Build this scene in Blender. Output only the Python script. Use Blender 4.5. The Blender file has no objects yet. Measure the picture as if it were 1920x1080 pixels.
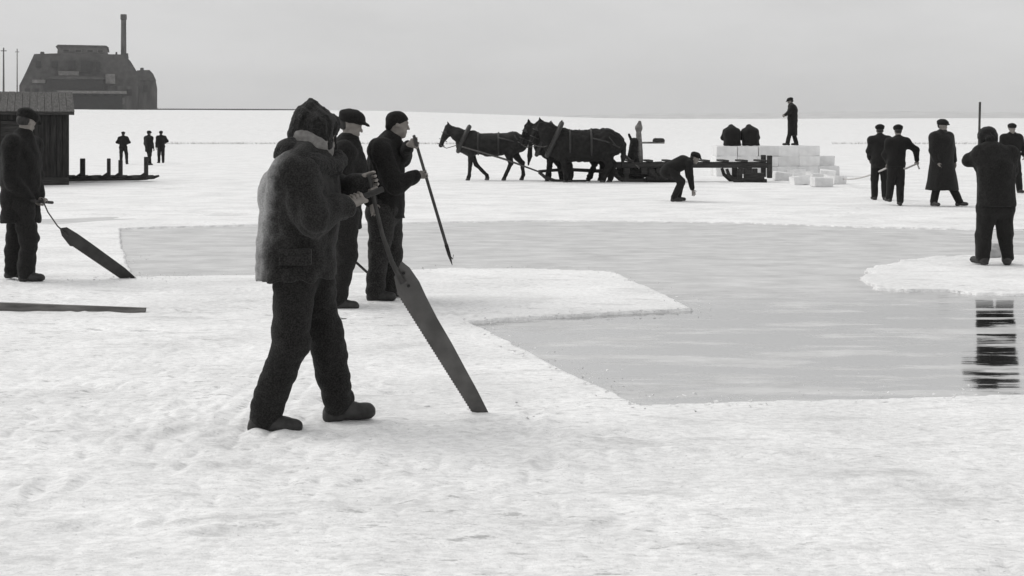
import bpy, math, random
import numpy as np
from mathutils import Vector, Matrix

random.seed(7)
rng = np.random.default_rng(11)
R = math.radians
scene = bpy.context.scene
COL = scene.collection
CAM_H = 1.55        # eye height of the photographer above the ice
F = 2400.0          # focal length in pixels of the 1920 wide picture
HOR = 250.0         # eye level in the picture

def gd(py):                       # distance of a point on the ice seen at height py
    return CAM_H * F / (py - HOR)
def at(px, py, d):                # world point at distance d
    return np.array([(px - 960.0) / F * d, d, CAM_H - (py - HOR) / F * d])
def V(*a):
    return np.array(a, dtype=float)
def unit(v):
    v = np.asarray(v, dtype=float)
    return v / max(1e-9, np.linalg.norm(v))

# ------------------------------------------------------------------ objects
def tag(o, label=None, cat=None, group=None, kind=None):
    if label: o['label'] = label
    if cat: o['category'] = cat
    if group: o['group'] = group
    if kind: o['kind'] = kind
    return o
def mesh_obj(name, verts, faces, mat=None, parent=None, smooth=False):
    me = bpy.data.meshes.new(name)
    verts = np.asarray(verts, dtype=np.float32)
    if isinstance(faces, np.ndarray) and len(faces):
        n, k = faces.shape
        me.vertices.add(len(verts)); me.vertices.foreach_set('co', verts.ravel())
        me.loops.add(n * k); me.loops.foreach_set('vertex_index', faces.astype(np.int32).ravel())
        me.polygons.add(n); me.polygons.foreach_set('loop_start', np.arange(0, n * k, k, dtype=np.int32))
        me.update(calc_edges=True)
    else:
        me.from_pydata([tuple(map(float, v)) for v in verts], [], [tuple(int(i) for i in f) for f in faces])
    me.validate()
    if smooth:
        me.polygons.foreach_set('use_smooth', np.ones(len(me.polygons), dtype=bool))
    me.update()
    o = bpy.data.objects.new(name, me)
    if mat: me.materials.append(mat)
    COL.objects.link(o)
    if parent: o.parent = parent
    return o
def empty(name, loc=(0, 0, 0), rz=0.0):
    o = bpy.data.objects.new(name, None)
    o.location = tuple(map(float, loc)); o.rotation_euler = (0, 0, rz)
    o.empty_display_size = 0.2
    COL.objects.link(o)
    return o

class MB:                                    # collects simple shapes into one mesh
    def __init__(s): s.v = []; s.f = []
    def add(s, vs, fs):
        b = len(s.v); s.v += [tuple(map(float, v)) for v in vs]; s.f += [tuple(i + b for i in f) for f in fs]; return s
    def box(s, c, h, M=None, bev=0.0):       # chamfered box, h = half sizes
        c = np.asarray(c, float); h = np.asarray(h, float)
        bev = min(bev, 0.45 * h.min())
        if bev <= 0:
            vs = [V(x, y, z) * h for x in (-1, 1) for y in (-1, 1) for z in (-1, 1)]
            fs = [(0, 1, 3, 2), (4, 6, 7, 5), (0, 4, 5, 1), (2, 3, 7, 6), (0, 2, 6, 4), (1, 5, 7, 3)]
        else:
            vs = []; idx = {}
            for sx in (-1, 1):
                for sy in (-1, 1):
                    for sz in (-1, 1):
                        for ax in range(3):
                            p = V(sx, sy, sz) * (h - bev); p[ax] = (sx, sy, sz)[ax] * h[ax]
                            idx[(sx, sy, sz, ax)] = len(vs); vs.append(p)
            fs = []
            for ax in range(3):
                o1, o2 = [a for a in range(3) if a != ax]
                for sg in (-1, 1):
                    q = []
                    for (a, b) in ((-1, -1), (1, -1), (1, 1), (-1, 1)):
                        k = [0, 0, 0]; k[ax] = sg; k[o1] = a; k[o2] = b; q.append(idx[(*k, ax)])
                    if (sg < 0) ^ (ax == 1): q = q[::-1]
                    fs.append(tuple(q))
                for a in (-1, 1):            # edge chamfers along axis ax
                    for b in (-1, 1):
                        k0 = [0, 0, 0]; k1 = [0, 0, 0]
                        k0[ax] = -1; k1[ax] = 1; k0[o1] = k1[o1] = a; k0[o2] = k1[o2] = b
                        fs.append((idx[(*k0, o1)], idx[(*k1, o1)], idx[(*k1, o2)], idx[(*k0, o2)]))
            for sx in (-1, 1):
                for sy in (-1, 1):
                    for sz in (-1, 1):
                        fs.append(tuple(idx[(sx, sy, sz, a)] for a in range(3)))
        if M is not None: vs = [M @ v for v in vs]
        return s.add([v + c for v in vs], fs)
    def tube(s, pts, rad, n=8, caps=True, flat=None):
        pts = [np.asarray(p, float) for p in pts]
        rs = [rad] * len(pts) if np.isscalar(rad) else list(rad)
        b = len(s.v); prev = None
        for i, p in enumerate(pts):
            t = unit(pts[min(i + 1, len(pts) - 1)] - pts[max(i - 1, 0)])
            if prev is None:
                a = np.cross(t, V(0, 0, 1))
                if np.linalg.norm(a) < 1e-3: a = np.cross(t, V(0, 1, 0))
            else: a = prev - t * np.dot(prev, t)
            a = unit(a); c = np.cross(t, a); prev = a
            for k in range(n):
                th = 2 * math.pi * k / n
                s.v.append(tuple(p + rs[i] * (a * math.cos(th) + c * math.sin(th) * (flat or 1))))
        for i in range(len(pts) - 1):
            for k in range(n):
                k2 = (k + 1) % n
                s.f.append((b + i * n + k, b + i * n + k2, b + (i + 1) * n + k2, b + (i + 1) * n + k))
        if caps:
            s.f.append(tuple(b + k for k in range(n))[::-1]); s.f.append(tuple(b + (len(pts) - 1) * n + k for k in range(n)))
        return s
    def prism(s, poly, y0, y1):              # x,z outline pushed along y
        n = len(poly)
        vs = [(p[0], y0, p[1]) for p in poly] + [(p[0], y1, p[1]) for p in poly]
        fs = [tuple(range(n)), tuple(range(2 * n - 1, n - 1, -1))] + [(i, i + n, (i + 1) % n + n, (i + 1) % n) for i in range(n)]
        return s.add(vs, fs)
    def build(s, name, mat, parent=None, smooth=False):
        o = mesh_obj(name, s.v, s.f, mat, parent, smooth)
        import bmesh
        bm = bmesh.new(); bm.from_mesh(o.data); bmesh.ops.recalc_face_normals(bm, faces=bm.faces); bm.to_mesh(o.data); bm.free()
        return o

# ------------------------------------------------------------------ materials
def nd(nt, typ, **kw):
    n = nt.nodes.new(typ)
    for k, v in kw.items(): setattr(n, k, v)
    return n
def ramp(nt, stops):
    r = nd(nt, 'ShaderNodeValToRGB')
    e = r.color_ramp.elements
    while len(e) < len(stops): e.new(0.5)
    for k, (p, c) in enumerate(stops):
        e[k].position = p
        e[k].color = (c, c, c, 1) if np.isscalar(c) else (*c, 1)
    return r
MATS = {}
def mat(name, lo, hi, rough=0.9, scale=12.0, detail=5.0, bump=0.3, bscale=60.0, bdist=0.01, sheen=0.0, spec=0.3, metal=0.0, stretch=(1, 1, 1), p0=0.3, p1=0.7):
    if name in MATS: return MATS[name]
    m = bpy.data.materials.new(name); m.use_nodes = True
    nt = m.node_tree; L = nt.links; b = nt.nodes['Principled BSDF']
    tc = nd(nt, 'ShaderNodeTexCoord'); mp = nd(nt, 'ShaderNodeMapping'); mp.inputs['Scale'].default_value = stretch
    L.new(tc.outputs['Object'], mp.inputs['Vector'])
    n1 = nd(nt, 'ShaderNodeTexNoise'); n1.inputs['Scale'].default_value = scale; n1.inputs['Detail'].default_value = detail
    L.new(mp.outputs[0], n1.inputs['Vector'])
    r = ramp(nt, [(p0, lo), (p1, hi)]); L.new(n1.outputs[0], r.inputs[0]); L.new(r.outputs[0], b.inputs['Base Color'])
    n2 = nd(nt, 'ShaderNodeTexNoise'); n2.inputs['Scale'].default_value = bscale; n2.inputs['Detail'].default_value = 4
    L.new(mp.outputs[0], n2.inputs['Vector'])
    bp = nd(nt, 'ShaderNodeBump'); bp.inputs['Strength'].default_value = bump; bp.inputs['Distance'].default_value = bdist
    L.new(n2.outputs[0], bp.inputs['Height']); L.new(bp.outputs[0], b.inputs['Normal'])
    b.inputs['Roughness'].default_value = rough; b.inputs['Specular IOR Level'].default_value = spec
    b.inputs['Metallic'].default_value = metal
    b.inputs['Sheen Weight'].default_value = sheen; b.inputs['Sheen Roughness'].default_value = 0.6
    MATS[name] = m
    return m
def g(v, w=0.03): return (v * (1 + w), v, v * (1 - w))
WOOL = dict(rough=0.95, spec=0.1, bump=0.8, bscale=180, bdist=0.005, detail=3, p0=.38, p1=.64)
M_BLACK = mat('black_wool', g(.004), g(.020), scale=120, sheen=0.04, **WOOL)
M_DARK = mat('dark_wool', g(.004), g(.026), scale=120, sheen=0.05, **WOOL)
M_TROUS = mat('dark_trouser_cloth', g(.006), g(.024), scale=140, sheen=0.05, **WOOL)
M_TROUS2 = mat('charcoal_trouser_cloth', g(.006), g(.040), scale=120, sheen=0.06, **WOOL)
M_CANVAS = mat('grey_canvas_coat', g(.007), g(.028), scale=130, sheen=0.08, **WOOL)
M_BOOT = mat('boot_leather', g(.014), g(.036), rough=0.6, scale=30, bump=0.4, bscale=90, bdist=0.004, spec=0.4)
M_FUR = mat('dark_fur', g(.005), g(.022), rough=0.95, scale=60, bump=1.0, bscale=120, bdist=0.012, spec=0.1, sheen=0.1)
M_GREYFUR = mat('grey_muffler_wool', g(.13), g(.22), rough=0.95, scale=45, bump=0.8, bscale=160, bdist=0.006, spec=0.1)
M_SKIN = mat('skin', (.16, .148, .136), (.24, .222, .205), rough=0.6, scale=20, bump=0.1, bscale=150, bdist=0.002, spec=0.35)
M_HAIR = mat('hair', g(.015), g(.04), rough=0.7, scale=80, bump=0.6, bscale=200, bdist=0.004, stretch=(1, 1, .2))
M_HORSE = mat('horse_coat', g(.007), g(.020), rough=0.75, scale=8, bump=0.5, bscale=90, bdist=0.01, spec=0.25)
M_HORSE2 = mat('shaggy_horse_coat', g(.006), g(.018), rough=0.85, scale=8, bump=0.8, bscale=60, bdist=0.02, spec=0.2)
M_MANE = mat('horse_hair', g(.008), g(.022), rough=0.8, scale=40, bump=0.8, bscale=70, bdist=0.015, stretch=(1, 1, .25))
M_HOOF = mat('hoof_horn', g(.03), g(.07), rough=0.6, scale=20)
M_LEATHER = mat('harness_leather', g(.01), g(.03), rough=0.55, scale=30, spec=0.5)
M_STRAP = mat('worn_strap_leather', g(.05), g(.12), rough=0.7, scale=30, spec=0.4)
M_WOOD = mat('weathered_dark_wood', g(.014), g(.048), rough=0.85, scale=9, bump=0.5, bscale=25, bdist=0.01, stretch=(.35, 3, 3))
M_WOODG = mat('weathered_grey_wood', g(.10), g(.22), rough=0.85, scale=9, bump=0.4, bscale=25, bdist=0.01, stretch=(.35, 3, 3))
M_POLE = mat('ash_pole_wood', g(.03), g(.065), rough=0.7, scale=14, bump=0.3, bscale=60, bdist=0.003)
M_STEEL = mat('dull_saw_steel', g(.065), g(.115), rough=0.5, scale=9, bump=0.15, bscale=50, bdist=0.002, metal=0.35, spec=0.5, detail=8)
M_STEELD = mat('dark_saw_steel', g(.022), g(.05), rough=0.5, scale=9, bump=0.15, bscale=50, bdist=0.002, metal=0.35, spec=0.5, detail=8)
M_IRON = mat('black_iron', g(.015), g(.035), rough=0.5, scale=20, metal=0.5)
M_ROPE = mat('pale_rope', g(.35), g(.5), rough=0.9, scale=40, bump=0.6, bscale=120)
M_ICEBLK = mat('snowy_ice_block', g(.72, .0), g(.86, .0), rough=0.7, scale=4, bump=0.5, bscale=18, bdist=0.03, spec=0.4)
M_CHIP = mat('ice_chip', g(.6, .0), g(.82, .0), rough=0.5, scale=15, bump=0.3, bscale=40, spec=0.4)

# ------------------------------------------------------------------ implicit surface modelling
def cap(a, b, ra, rb=None, k=0.03, sq=None):
    a = np.asarray(a, float); b = np.asarray(b, float)
    return ('cap', a, b, ra, ra if rb is None else rb, k, sq)
def ell(c, r, ax=None, k=0.02, sub=False):
    return ('ell', np.asarray(c, float), np.asarray(r, float), np.eye(3) if ax is None else np.asarray(ax, float), k, sub)
def rbox(c, h, ax=None, rnd=0.01, k=0.01):
    return ('box', np.asarray(c, float), np.asarray(h, float), np.eye(3) if ax is None else np.asarray(ax, float), rnd, k)
def cut(p, n): return ('cut', np.asarray(p, float), unit(n))
def pbox(p):
    if p[0] == 'cap':
        m = max(p[3], p[4]) * (p[6][1] if p[6] else 1)
        return np.minimum(p[1], p[2]) - m, np.maximum(p[1], p[2]) + m
    if p[0] in ('ell', 'box'):
        e = np.abs(p[3].T) @ p[2] + (p[4] if p[0] == 'box' else 0)
        return p[1] - e, p[1] + e
def seval(p, X, Y, Z):
    if p[0] == 'cap':
        _, a, b, ra, rb, k, sq = p
        px, py, pz = X - a[0], Y - a[1], Z - a[2]
        d = b - a; L2 = max(1e-9, d @ d)
        t = np.clip((px * d[0] + py * d[1] + pz * d[2]) / L2, 0, 1)
        qx, qy, qz = px - t * d[0], py - t * d[1], pz - t * d[2]
        if sq:
            n, s_ = sq
            w = (qx * n[0] + qy * n[1] + qz * n[2]) * (1 - 1.0 / s_)
            qx, qy, qz = qx - w * n[0], qy - w * n[1], qz - w * n[2]
        return np.sqrt(qx * qx + qy * qy + qz * qz) - (ra + t * (rb - ra)), k, False
    c, r, A = p[1], p[2], p[3]
    px, py, pz = X - c[0], Y - c[1], Z - c[2]
    u = [px * A[i][0] + py * A[i][1] + pz * A[i][2] for i in range(3)]
    if p[0] == 'ell':
        k0 = np.sqrt(sum((u[i] / r[i]) ** 2 for i in range(3)))
        k1 = np.sqrt(sum((u[i] / r[i] ** 2) ** 2 for i in range(3))) + 1e-9
        return k0 * (k0 - 1) / k1, p[4], p[5]
    q = [np.abs(u[i]) - r[i] for i in range(3)]
    o = np.sqrt(sum(np.maximum(x, 0) ** 2 for x in q)) + np.minimum(np.maximum(np.maximum(q[0], q[1]), q[2]), 0)
    return o - p[4], p[5], False
def smin(a, b, k):
    if k <= 0: return np.minimum(a, b)
    h = np.maximum(k - np.abs(a - b), 0) / k
    return np.minimum(a, b) - h * h * k * 0.25
def implicit(name, prims, vox, mtl, parent=None, folds=None, seed=0):
    solid = [p for p in prims if p[0] != 'cut' and not (p[0] == 'ell' and p[5])]
    bb = [pbox(p) for p in solid]
    lo = np.min([b[0] for b in bb], 0) - 3 * vox - 0.01; hi = np.max([b[1] for b in bb], 0) + 3 * vox + 0.01
    n = np.ceil((hi - lo) / vox).astype(int) + 1
    ax = [(lo[i] + vox * np.arange(n[i])).astype(np.float32) for i in range(3)]
    D = np.full(n, 0.6, dtype=np.float32)
    for p in prims:
        if p[0] == 'cut':
            pl = ((ax[0] - p[1][0]) * p[2][0])[:, None, None] + ((ax[1] - p[1][1]) * p[2][1])[None, :, None] + ((ax[2] - p[1][2]) * p[2][2])[None, None, :]
            D = np.maximum(D, pl.astype(np.float32)); continue
        l, h = pbox(p); pad = 0.05 + 2 * vox
        i0 = np.clip(np.floor((l - pad - lo) / vox).astype(int), 0, n - 1); i1 = np.clip(np.ceil((h + pad - lo) / vox).astype(int) + 1, 1, n)
        sl = tuple(slice(i0[i], i1[i]) for i in range(3))
        d, k, sub = seval(p, ax[0][sl[0]][:, None, None], ax[1][sl[1]][None, :, None], ax[2][sl[2]][None, None, :])
        d = d.astype(np.float32)
        if sub: D[sl] = -smin(-D[sl], d, k)
        else: D[sl] = smin(D[sl], d, k)
    if folds:
        rr = np.random.default_rng(seed + 5)
        for (amp, freq, st) in folds:
            acc = 0
            for _ in range(4):
                v = rr.normal(size=3) * freq * np.asarray(st); ph = rr.uniform(0, 6.28, 2); w = rr.normal(size=3) * freq * 0.4
                base = v[0] * ax[0][:, None, None] + v[1] * ax[1][None, :, None] + v[2] * ax[2][None, None, :]
                warp = np.sin(w[0] * ax[0][:, None, None] + w[1] * ax[1][None, :, None] + w[2] * ax[2][None, None, :] + ph[1])
                acc = acc + (1 - 2 * np.abs(np.sin(base + 1.3 * warp + ph[0])))
            D = D + (amp * 0.35 * acc).astype(np.float32)
    D[0] = D[-1] = 0.5; D[:, 0] = D[:, -1] = 0.5; D[:, :, 0] = D[:, :, -1] = 0.5
    # surface nets
    S = D < 0
    c = [S[i:n[0] - 1 + i, j:n[1] - 1 + j, k:n[2] - 1 + k] for i in (0, 1) for j in (0, 1) for k in (0, 1)]
    cnt = sum(x.astype(np.int8) for x in c)
    act = (cnt > 0) & (cnt < 8)
    I = np.argwhere(act)
    idm = np.full(act.shape, -1, dtype=np.int32); idm[act] = np.arange(len(I))
    pos = np.zeros((len(I), 3)); w = np.zeros(len(I))
    corner = [(i, j, k) for i in (0, 1) for j in (0, 1) for k in (0, 1)]
    val = {q: D[I[:, 0] + q[0], I[:, 1] + q[1], I[:, 2] + q[2]] for q in corner}
    for q in corner:
        for a in range(3):
            if q[a] == 0:
                q2 = list(q); q2[a] = 1; q2 = tuple(q2)
                v0, v1 = val[q], val[q2]
                m = (v0 < 0) != (v1 < 0)
                t = np.where(m, v0 / np.where(m, v0 - v1, 1), 0)
                pt = np.tile(np.array(q, float), (len(I), 1)); pt[:, a] = t
                pos += pt * m[:, None]; w += m
    P = lo + vox * (I + pos / w[:, None])
    quads = []
    for a in range(3):
        b_, c_ = [(1, 2), (2, 0), (0, 1)][a]
        s0 = [slice(None)] * 3; s1 = [slice(None)] * 3
        s0[a] = slice(0, n[a] - 1); s1[a] = slice(1, n[a])
        E = S[tuple(s0)] != S[tuple(s1)]
        J = np.argwhere(E)
        if not len(J): continue
        ins = S[J[:, 0], J[:, 1], J[:, 2]]
        def cid(db, dc):
            K = J.copy(); K[:, b_] -= db; K[:, c_] -= dc
            return idm[K[:, 0], K[:, 1], K[:, 2]]
        q = np.stack([cid(1, 1), cid(0, 1), cid(0, 0), cid(1, 0)], 1)
        q[~ins] = q[~ins][:, ::-1]
        quads.append(q)
    Q = np.concatenate(quads)
    Q = Q[(Q >= 0).all(1)]
    return mesh_obj(name, P, Q, mtl, parent, smooth=True)

# ------------------------------------------------------------------ people
X3, Y3, Z3 = V(1, 0, 0), V(0, 1, 0), V(0, 0, 1)
def grip_hand(w, gp, u, rp=0.016, fr=0.0095, side=1):
    """hand closed round a bar through gp along u; side gives the way the fingers go round"""
    u = unit(u); e = (w - gp) - u * ((w - gp) @ u); e = unit(e); v = np.cross(u, e) * side
    c = gp + e * (rp + 0.016); P = []
    for o in (-.03, -.01, .012, .033): P.append(cap(w, c + u * o, .020, .0135, k=.012))
    for i, o in enumerate((-.034, -.012, .010, .032)):
        Rr = rp + fr; L = (0.86, 1.0, 1.04, .97)[i]
        pts = [gp + u * o + (e * math.cos(t) + v * math.sin(t)) * Rr * (1.12 if j == 0 else 1) for j, t in enumerate([0.15, 1.2 * L, 2.25 * L, 3.3 * L])]
        for j in range(3): P.append(cap(pts[j], pts[j + 1], fr * (1 - .06 * j), fr * (.94 - .06 * j), k=.003))
    th = [w + (c - w) * .55 + u * .035, gp + u * .052 + (e * math.cos(-.5) + v * math.sin(-.5)) * (rp + fr), gp + u * .05 + (e * math.cos(-1.6) + v * math.sin(-1.6)) * (rp + fr), gp + u * .045 + (e * math.cos(-2.5) + v * math.sin(-2.5)) * (rp + fr)]
    for j in range(3): P.append(cap(th[j], th[j + 1], fr * 1.2, fr * 1.02, k=.004))
    return P
def open_hand(w, f, nrm, fr=0.009, thumb=1, curl=0.35):
    f = unit(f); nrm = unit(nrm - f * (np.asarray(nrm) @ f)); l = np.cross(nrm, f) * thumb
    P = []
    for o in (-.028, -.009, .010, .028): P.append(cap(w, w + f * .088 + l * o, .02, .0125, k=.012))
    for i, o in enumerate((-.030, -.010, .011, .031)):
        p = w + f * .09 + l * o; d = f; L = (.026, .032, .034, .030)[i]
        for j in range(3):
            a = curl * (1 + .3 * j) * (1 + .1 * (3 - i))
            d = unit(d * math.cos(a) + nrm * math.sin(a)); q = p + d * L * (1 - .14 * j)
            P.append(cap(p, q, fr * (1 - .06 * j), fr * (.92 - .06 * j), k=.003)); p = q
    p = w + f * .03 + l * .03; q = p + unit(f * .7 + l * .7 + nrm * .3) * .04; s = q + unit(f + l * .2 + nrm * .4) * .03
    P += [cap(p, q, fr * 1.25, fr * 1.1, k=.01), cap(q, s, fr * 1.05, fr * .9, k=.003)]
    return P

def default_pose(h=1.75):
    s = h / 1.75
    p = dict(pelvis=V(0, 0, .95), chest=V(.0, 0, 1.28), neck=V(.0, 0, 1.47), head=V(.025, 0, 1.625), face=V(1, 0, -.05),
             shoulderL=V(-.01, .185, 1.41), shoulderR=V(-.01, -.185, 1.41), elbowL=V(-.02, .25, 1.12), elbowR=V(-.02, -.25, 1.12),
             wristL=V(.08, .24, .88), wristR=V(.08, -.24, .88), hipL=V(0, .095, .92), hipR=V(0, -.095, .92),
             kneeL=V(.02, .11, .49), kneeR=V(.02, -.11, .49), ankleL=V(0, .115, .09), ankleR=V(0, -.115, .09),
             toeL=V(1, .15, 0), toeR=V(1, -.15, 0), lat=V(0, 1, 0), handL=None, handR=None)
    for k, v in p.items():
        if isinstance(v, np.ndarray) and k not in ('face', 'toeL', 'toeR', 'lat'): p[k] = v * s
    p['s'] = s
    return p

def person(loc, heading, pose, vox, label, coat=None, trous=None, hat='cap', hem=.78, bulk=1.0, flare=1.0, seed=1, scarf=None, collar=None,
           trmat=None, coatmat=None, hatmat=None, legw=1.0, cutpants=.05, group=None, hair=True, beard=False, slw=1.0, cuffs=False, smoothcoat=False, bvox=None):
    p = default_pose(pose.pop('h', 1.75)); p.update(pose); s = p['s']
    coatmat = coatmat or M_BLACK; trmat = trmat or M_TROUS; hatmat = hatmat or M_BLACK
    f = unit(p['face']); lat = unit(p['lat']); up = unit(np.cross(f, np.cross(Z3, f)) if abs(f[2]) < .98 else X3); hl = np.cross(up, f)
    c = p['head']; A = [f, hl, up]
    def hp(a, b, d): return c + (f * a + hl * b + up * d) * s
    fr = max(.009, .62 * vox)
    B = []
    tl = unit(p['chest'] - p['pelvis'])
    B += [cap(p['pelvis'], p['chest'], .115 * s, .125 * s, sq=(lat, 1.25)), cap(p['chest'], p['neck'] - tl * .02, .12 * s, .075 * s), cap(p['neck'] - tl * .05, c - up * .03, .056 * s, .054 * s)]
    for q, sg in (('L', 1), ('R', -1)):
        B += [cap(p['chest'] + tl * .08, p['shoulder' + q], .085 * s, .06 * s), cap(p['shoulder' + q], p['elbow' + q], .052 * s, .042 * s),
              cap(p['elbow' + q], p['wrist' + q], .042 * s, .028 * s),
              cap(p['hip' + q], p['knee' + q], .085 * s, .058 * s), cap(p['knee' + q], p['ankle' + q], .055 * s, .038 * s),
              cap(p['ankle' + q] - Z3 * .035, p['ankle' + q] - Z3 * .04 + unit(p['toe' + q]) * .13, .04, .028)]
        hd = p['hand' + q]
        if hd is None:
            fd = unit(p['wrist' + q] - p['elbow' + q]); B += open_hand(p['wrist' + q] + fd * .015, fd, -lat * sg, fr=fr, thumb=sg)
        else: B += grip_hand(p['wrist' + q], hd[0], hd[1], rp=hd[2] if len(hd) > 2 else .016, fr=fr, side=hd[3] if len(hd) > 3 else sg)
    B += [ell(hp(-.012, 0, .03), V(.098, .077, .092) * s, A), ell(hp(.02, 0, -.045), V(.07, .058, .075) * s, A, k=.03),
          ell(hp(.06, 0, -.098), V(.026, .028, .022) * s, A, k=.03),
          cap(hp(.086, -.03, .03), hp(.086, .03, .03), .012 * s, k=.012),
          cap(hp(.09, 0, .012), hp(.107, 0, -.028), .008 * s, .0135 * s, k=.01), cap(hp(.088, -.018, -.063), hp(.088, .018, -.063), .008 * s, k=.006)]
    for sg in (1, -1):
        B += [ell(hp(.097, .031 * sg, .01), V(.016, .018, .012) * s, A, k=.008, sub=True), ell(hp(.077, .031 * sg, .01), V(.0125,) * 1 * np.ones(3) * s, A, k=.002),
              ell(hp(-.005, .078 * sg, -.005), V(.021, .009, .032) * s, A, k=.006)]
    root = implicit('person', B, bvox or vox, M_SKIN)
    root.location = tuple(map(float, loc)); root.rotation_euler = (0, 0, heading)
    tag(root, label, 'person', group)
    fold = [(.012 * bulk, 6, (1, 1, .9)), (.008, 15, (1, 1, .8)), (.003, 40, (1, 1, 1))] if vox < .015 else [(.009, 9, (1, 1, .8))]
    if smoothcoat: fold = [(.012, 6, (1.1, 1.1, .7)), (.009, 13, (1.0, 1.0, .8)), (.0035, 30, (1, 1, 1))]
    # coat ------------------------------------------------
    hemc = V(p['pelvis'][0], p['pelvis'][1], hem)
    if isinstance(coat, list): cp = coat
    else:
        rp_, rc_ = .155 * bulk * s, .165 * bulk * s
        cp = [cap(p['pelvis'], p['chest'], rp_, rc_, sq=(lat, 1.22))]
        if hem < p['pelvis'][2]: cp.append(cap(p['pelvis'], hemc - Z3 * .06, rp_ * 1.02, rp_ * 1.05 * flare, sq=(lat, 1.2)))
        cp.append(cut(hemc, V(0, 0, -1)))
        cp += [cap(p['chest'], p['neck'] - tl * .03, .15 * bulk * s, .10 * s), cap(p['neck'] - tl * .04, p['neck'] + (c - p['neck']) * .25, .082 * s, .075 * s)]
        for q in 'LR':
            fd = p['wrist' + q] - p['elbow' + q]
            cp += [cap(p['chest'] + tl * .07, p['shoulder' + q], .11 * s, .08 * s * bulk, k=.08), cap(p['neck'] - tl * .02, p['shoulder' + q] - tl * .015, .075 * s, .07 * s, k=.08), cap(p['shoulder' + q] - tl * .02, p['elbow' + q], .074 * slw * s, .068 * slw * s, k=.09),
                   cap(p['elbow' + q], p['elbow' + q] + fd * .9, .070 * slw * s, .054 * slw * s, k=.03)]
    implicit('coat', cp, vox, coatmat, root, fold, seed)
    # trousers --------------------------------------------
    tp = [cap(p['hipL'], p['hipR'], .125 * s * legw, k=.05), ell(p['pelvis'] - Z3 * .03, V(.13, .155, .12) * s)]
    for q in 'LR':
        tp += [cap(p['hip' + q], p['knee' + q], .112 * s * legw, .086 * s * legw, k=.03), cap(p['knee' + q], p['ankle' + q] + V(0, 0, .01), .084 * s * legw, .074 * s * legw, k=.03)]
    implicit('trousers', tp, vox, trmat, root, [(.012, 6, (1.2, 1.2, .7)), (.008, 14, (.8, .8, 1.2)), (.0025, 36, (1, 1, 1))] if vox < .015 else [(.007, 10, (1, 1, .6))], seed + 2)
    # boots -----------------------------------------------
    for q in 'LR':
        a = p['ankle' + q]; td = unit(p['toe' + q]); fu = unit(np.cross(td, np.cross(Z3, td))); fl = np.cross(fu, td)
        bp = [cap(a + V(0, 0, .06), a, .055, .05), cap(a - fu * .035 - td * .035, a - fu * .045 + td * .15, .046, .036, k=.03, sq=(fl, 1.12)),
              cap(a - fu * .04 + td * .02, a - fu * .05 + td * .16, .045, .034, k=.02, sq=(fl, 1.2)),
              cap(a - fu * .06 - td * .045, a - fu * .06 - td * .005, .043, .043, k=.015), cut(a - fu * .092, -fu), ell(a - fu * .098 + td * .018, V(.028, .08, .018), [td, fl, fu], k=.006, sub=True), cap(a + V(0, 0, .02), a + td * .06 - fu * .035, .045, .03, k=.03)]
        implicit('boot', bp, min(vox, .016), M_BOOT, root, [(.003, 40, (1, 1, 1))] if vox < .015 else None, seed + 3)
    # headgear --------------------------------------------
    if hat == 'cap':
        hc = [ell(hp(-.005, 0, .085), V(.122, .108, .048) * s, [unit(f - up * .12), hl, unit(up + f * .12)], k=.02), cap(hp(-.03, 0, .055), hp(.02, 0, .06), .096 * s, .092 * s, k=.02, sq=None),
              cut(hp(0, 0, .03), -up), ell(hp(.112, 0, .05), V(.055, .07, .011) * s, [unit(f - up * .35), hl, unit(up + f * .35)], k=.012)]
        implicit('cap', hc, min(vox, .014), hatmat, root, [(.004, 30, (1, 1, 1))], seed + 4)
    elif hat == 'beanie':
        hc = [ell(hp(-.014, 0, .04), V(.107, .088, .090) * s, A), cut(hp(.0, 0, .005), -unit(up - f * .55)), cap(hp(-.085, -.03, -.03), hp(-.085, .03, -.03), .03 * s, k=.03)]
        implicit('knit_cap', hc, min(vox, .014), hatmat, root, [(.003, 40, (1, 1, 1))], seed + 4)
    elif hat == 'fur':
        hc = [ell(hp(-.01, 0, .075), V(.122, .112, .085) * s, A, k=.03)]
        for sg in (1, -1): hc.append(cap(hp(-.02, .085 * sg, .03), hp(-.0, .078 * sg, -.06), .04 * s, .032 * s, k=.03))
        hc += [cap(hp(-.09, -.04, -.02), hp(-.09, .04, -.02), .038 * s, k=.04), cap(hp(.085, -.05, .065), hp(.085, .05, .065), .035 * s, k=.02)]
        implicit('fur_hat', hc, min(vox, .014), M_FUR, root, [(.007, 50, (1, 1, 1))], seed + 4)
    elif isinstance(hat, list):
        implicit('fur_hat', hat, vox, M_FUR, root, [(.008, 45, (1, 1, 1)), (.004, 90, (1, 1, 1))], seed + 4)
    if hair and hat == 'cap':
        implicit('hair', [ell(hp(-.026, 0, .015), V(.094, .080, .078) * s, A, k=.02), cut(hp(-.028, 0, 0), unit(f + up * .1)), cut(hp(0, 0, -.05), -up)], min(vox, .014), M_HAIR, root)
    if beard: implicit('beard', [ell(hp(.06, 0, -.1), V(.04, .055, .05) * s, A)], min(vox, .014), M_HAIR, root, [(.004, 50, (1, 1, 1))])
    if scarf: implicit('scarf', scarf, vox, M_GREYFUR, root, [(.006, 16, (1, 1, 1)), (.002, 40, (1, 1, 1))], seed + 8)
    if collar: implicit('collar', collar, vox, M_FUR, root, [(.008, 30, (1, 1, 1)), (.004, 80, (1, 1, 1))], seed + 9)
    if cuffs:
        for q in 'LR':
            fd = unit(p['wrist' + q] - p['elbow' + q])
            implicit('cuff', [cap(p['wrist' + q] - fd * .075, p['wrist' + q] - fd * .03, .062, .06)], vox, M_CANVAS, root, [(.005, 45, (1, 1, 1))], seed + 10)
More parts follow.
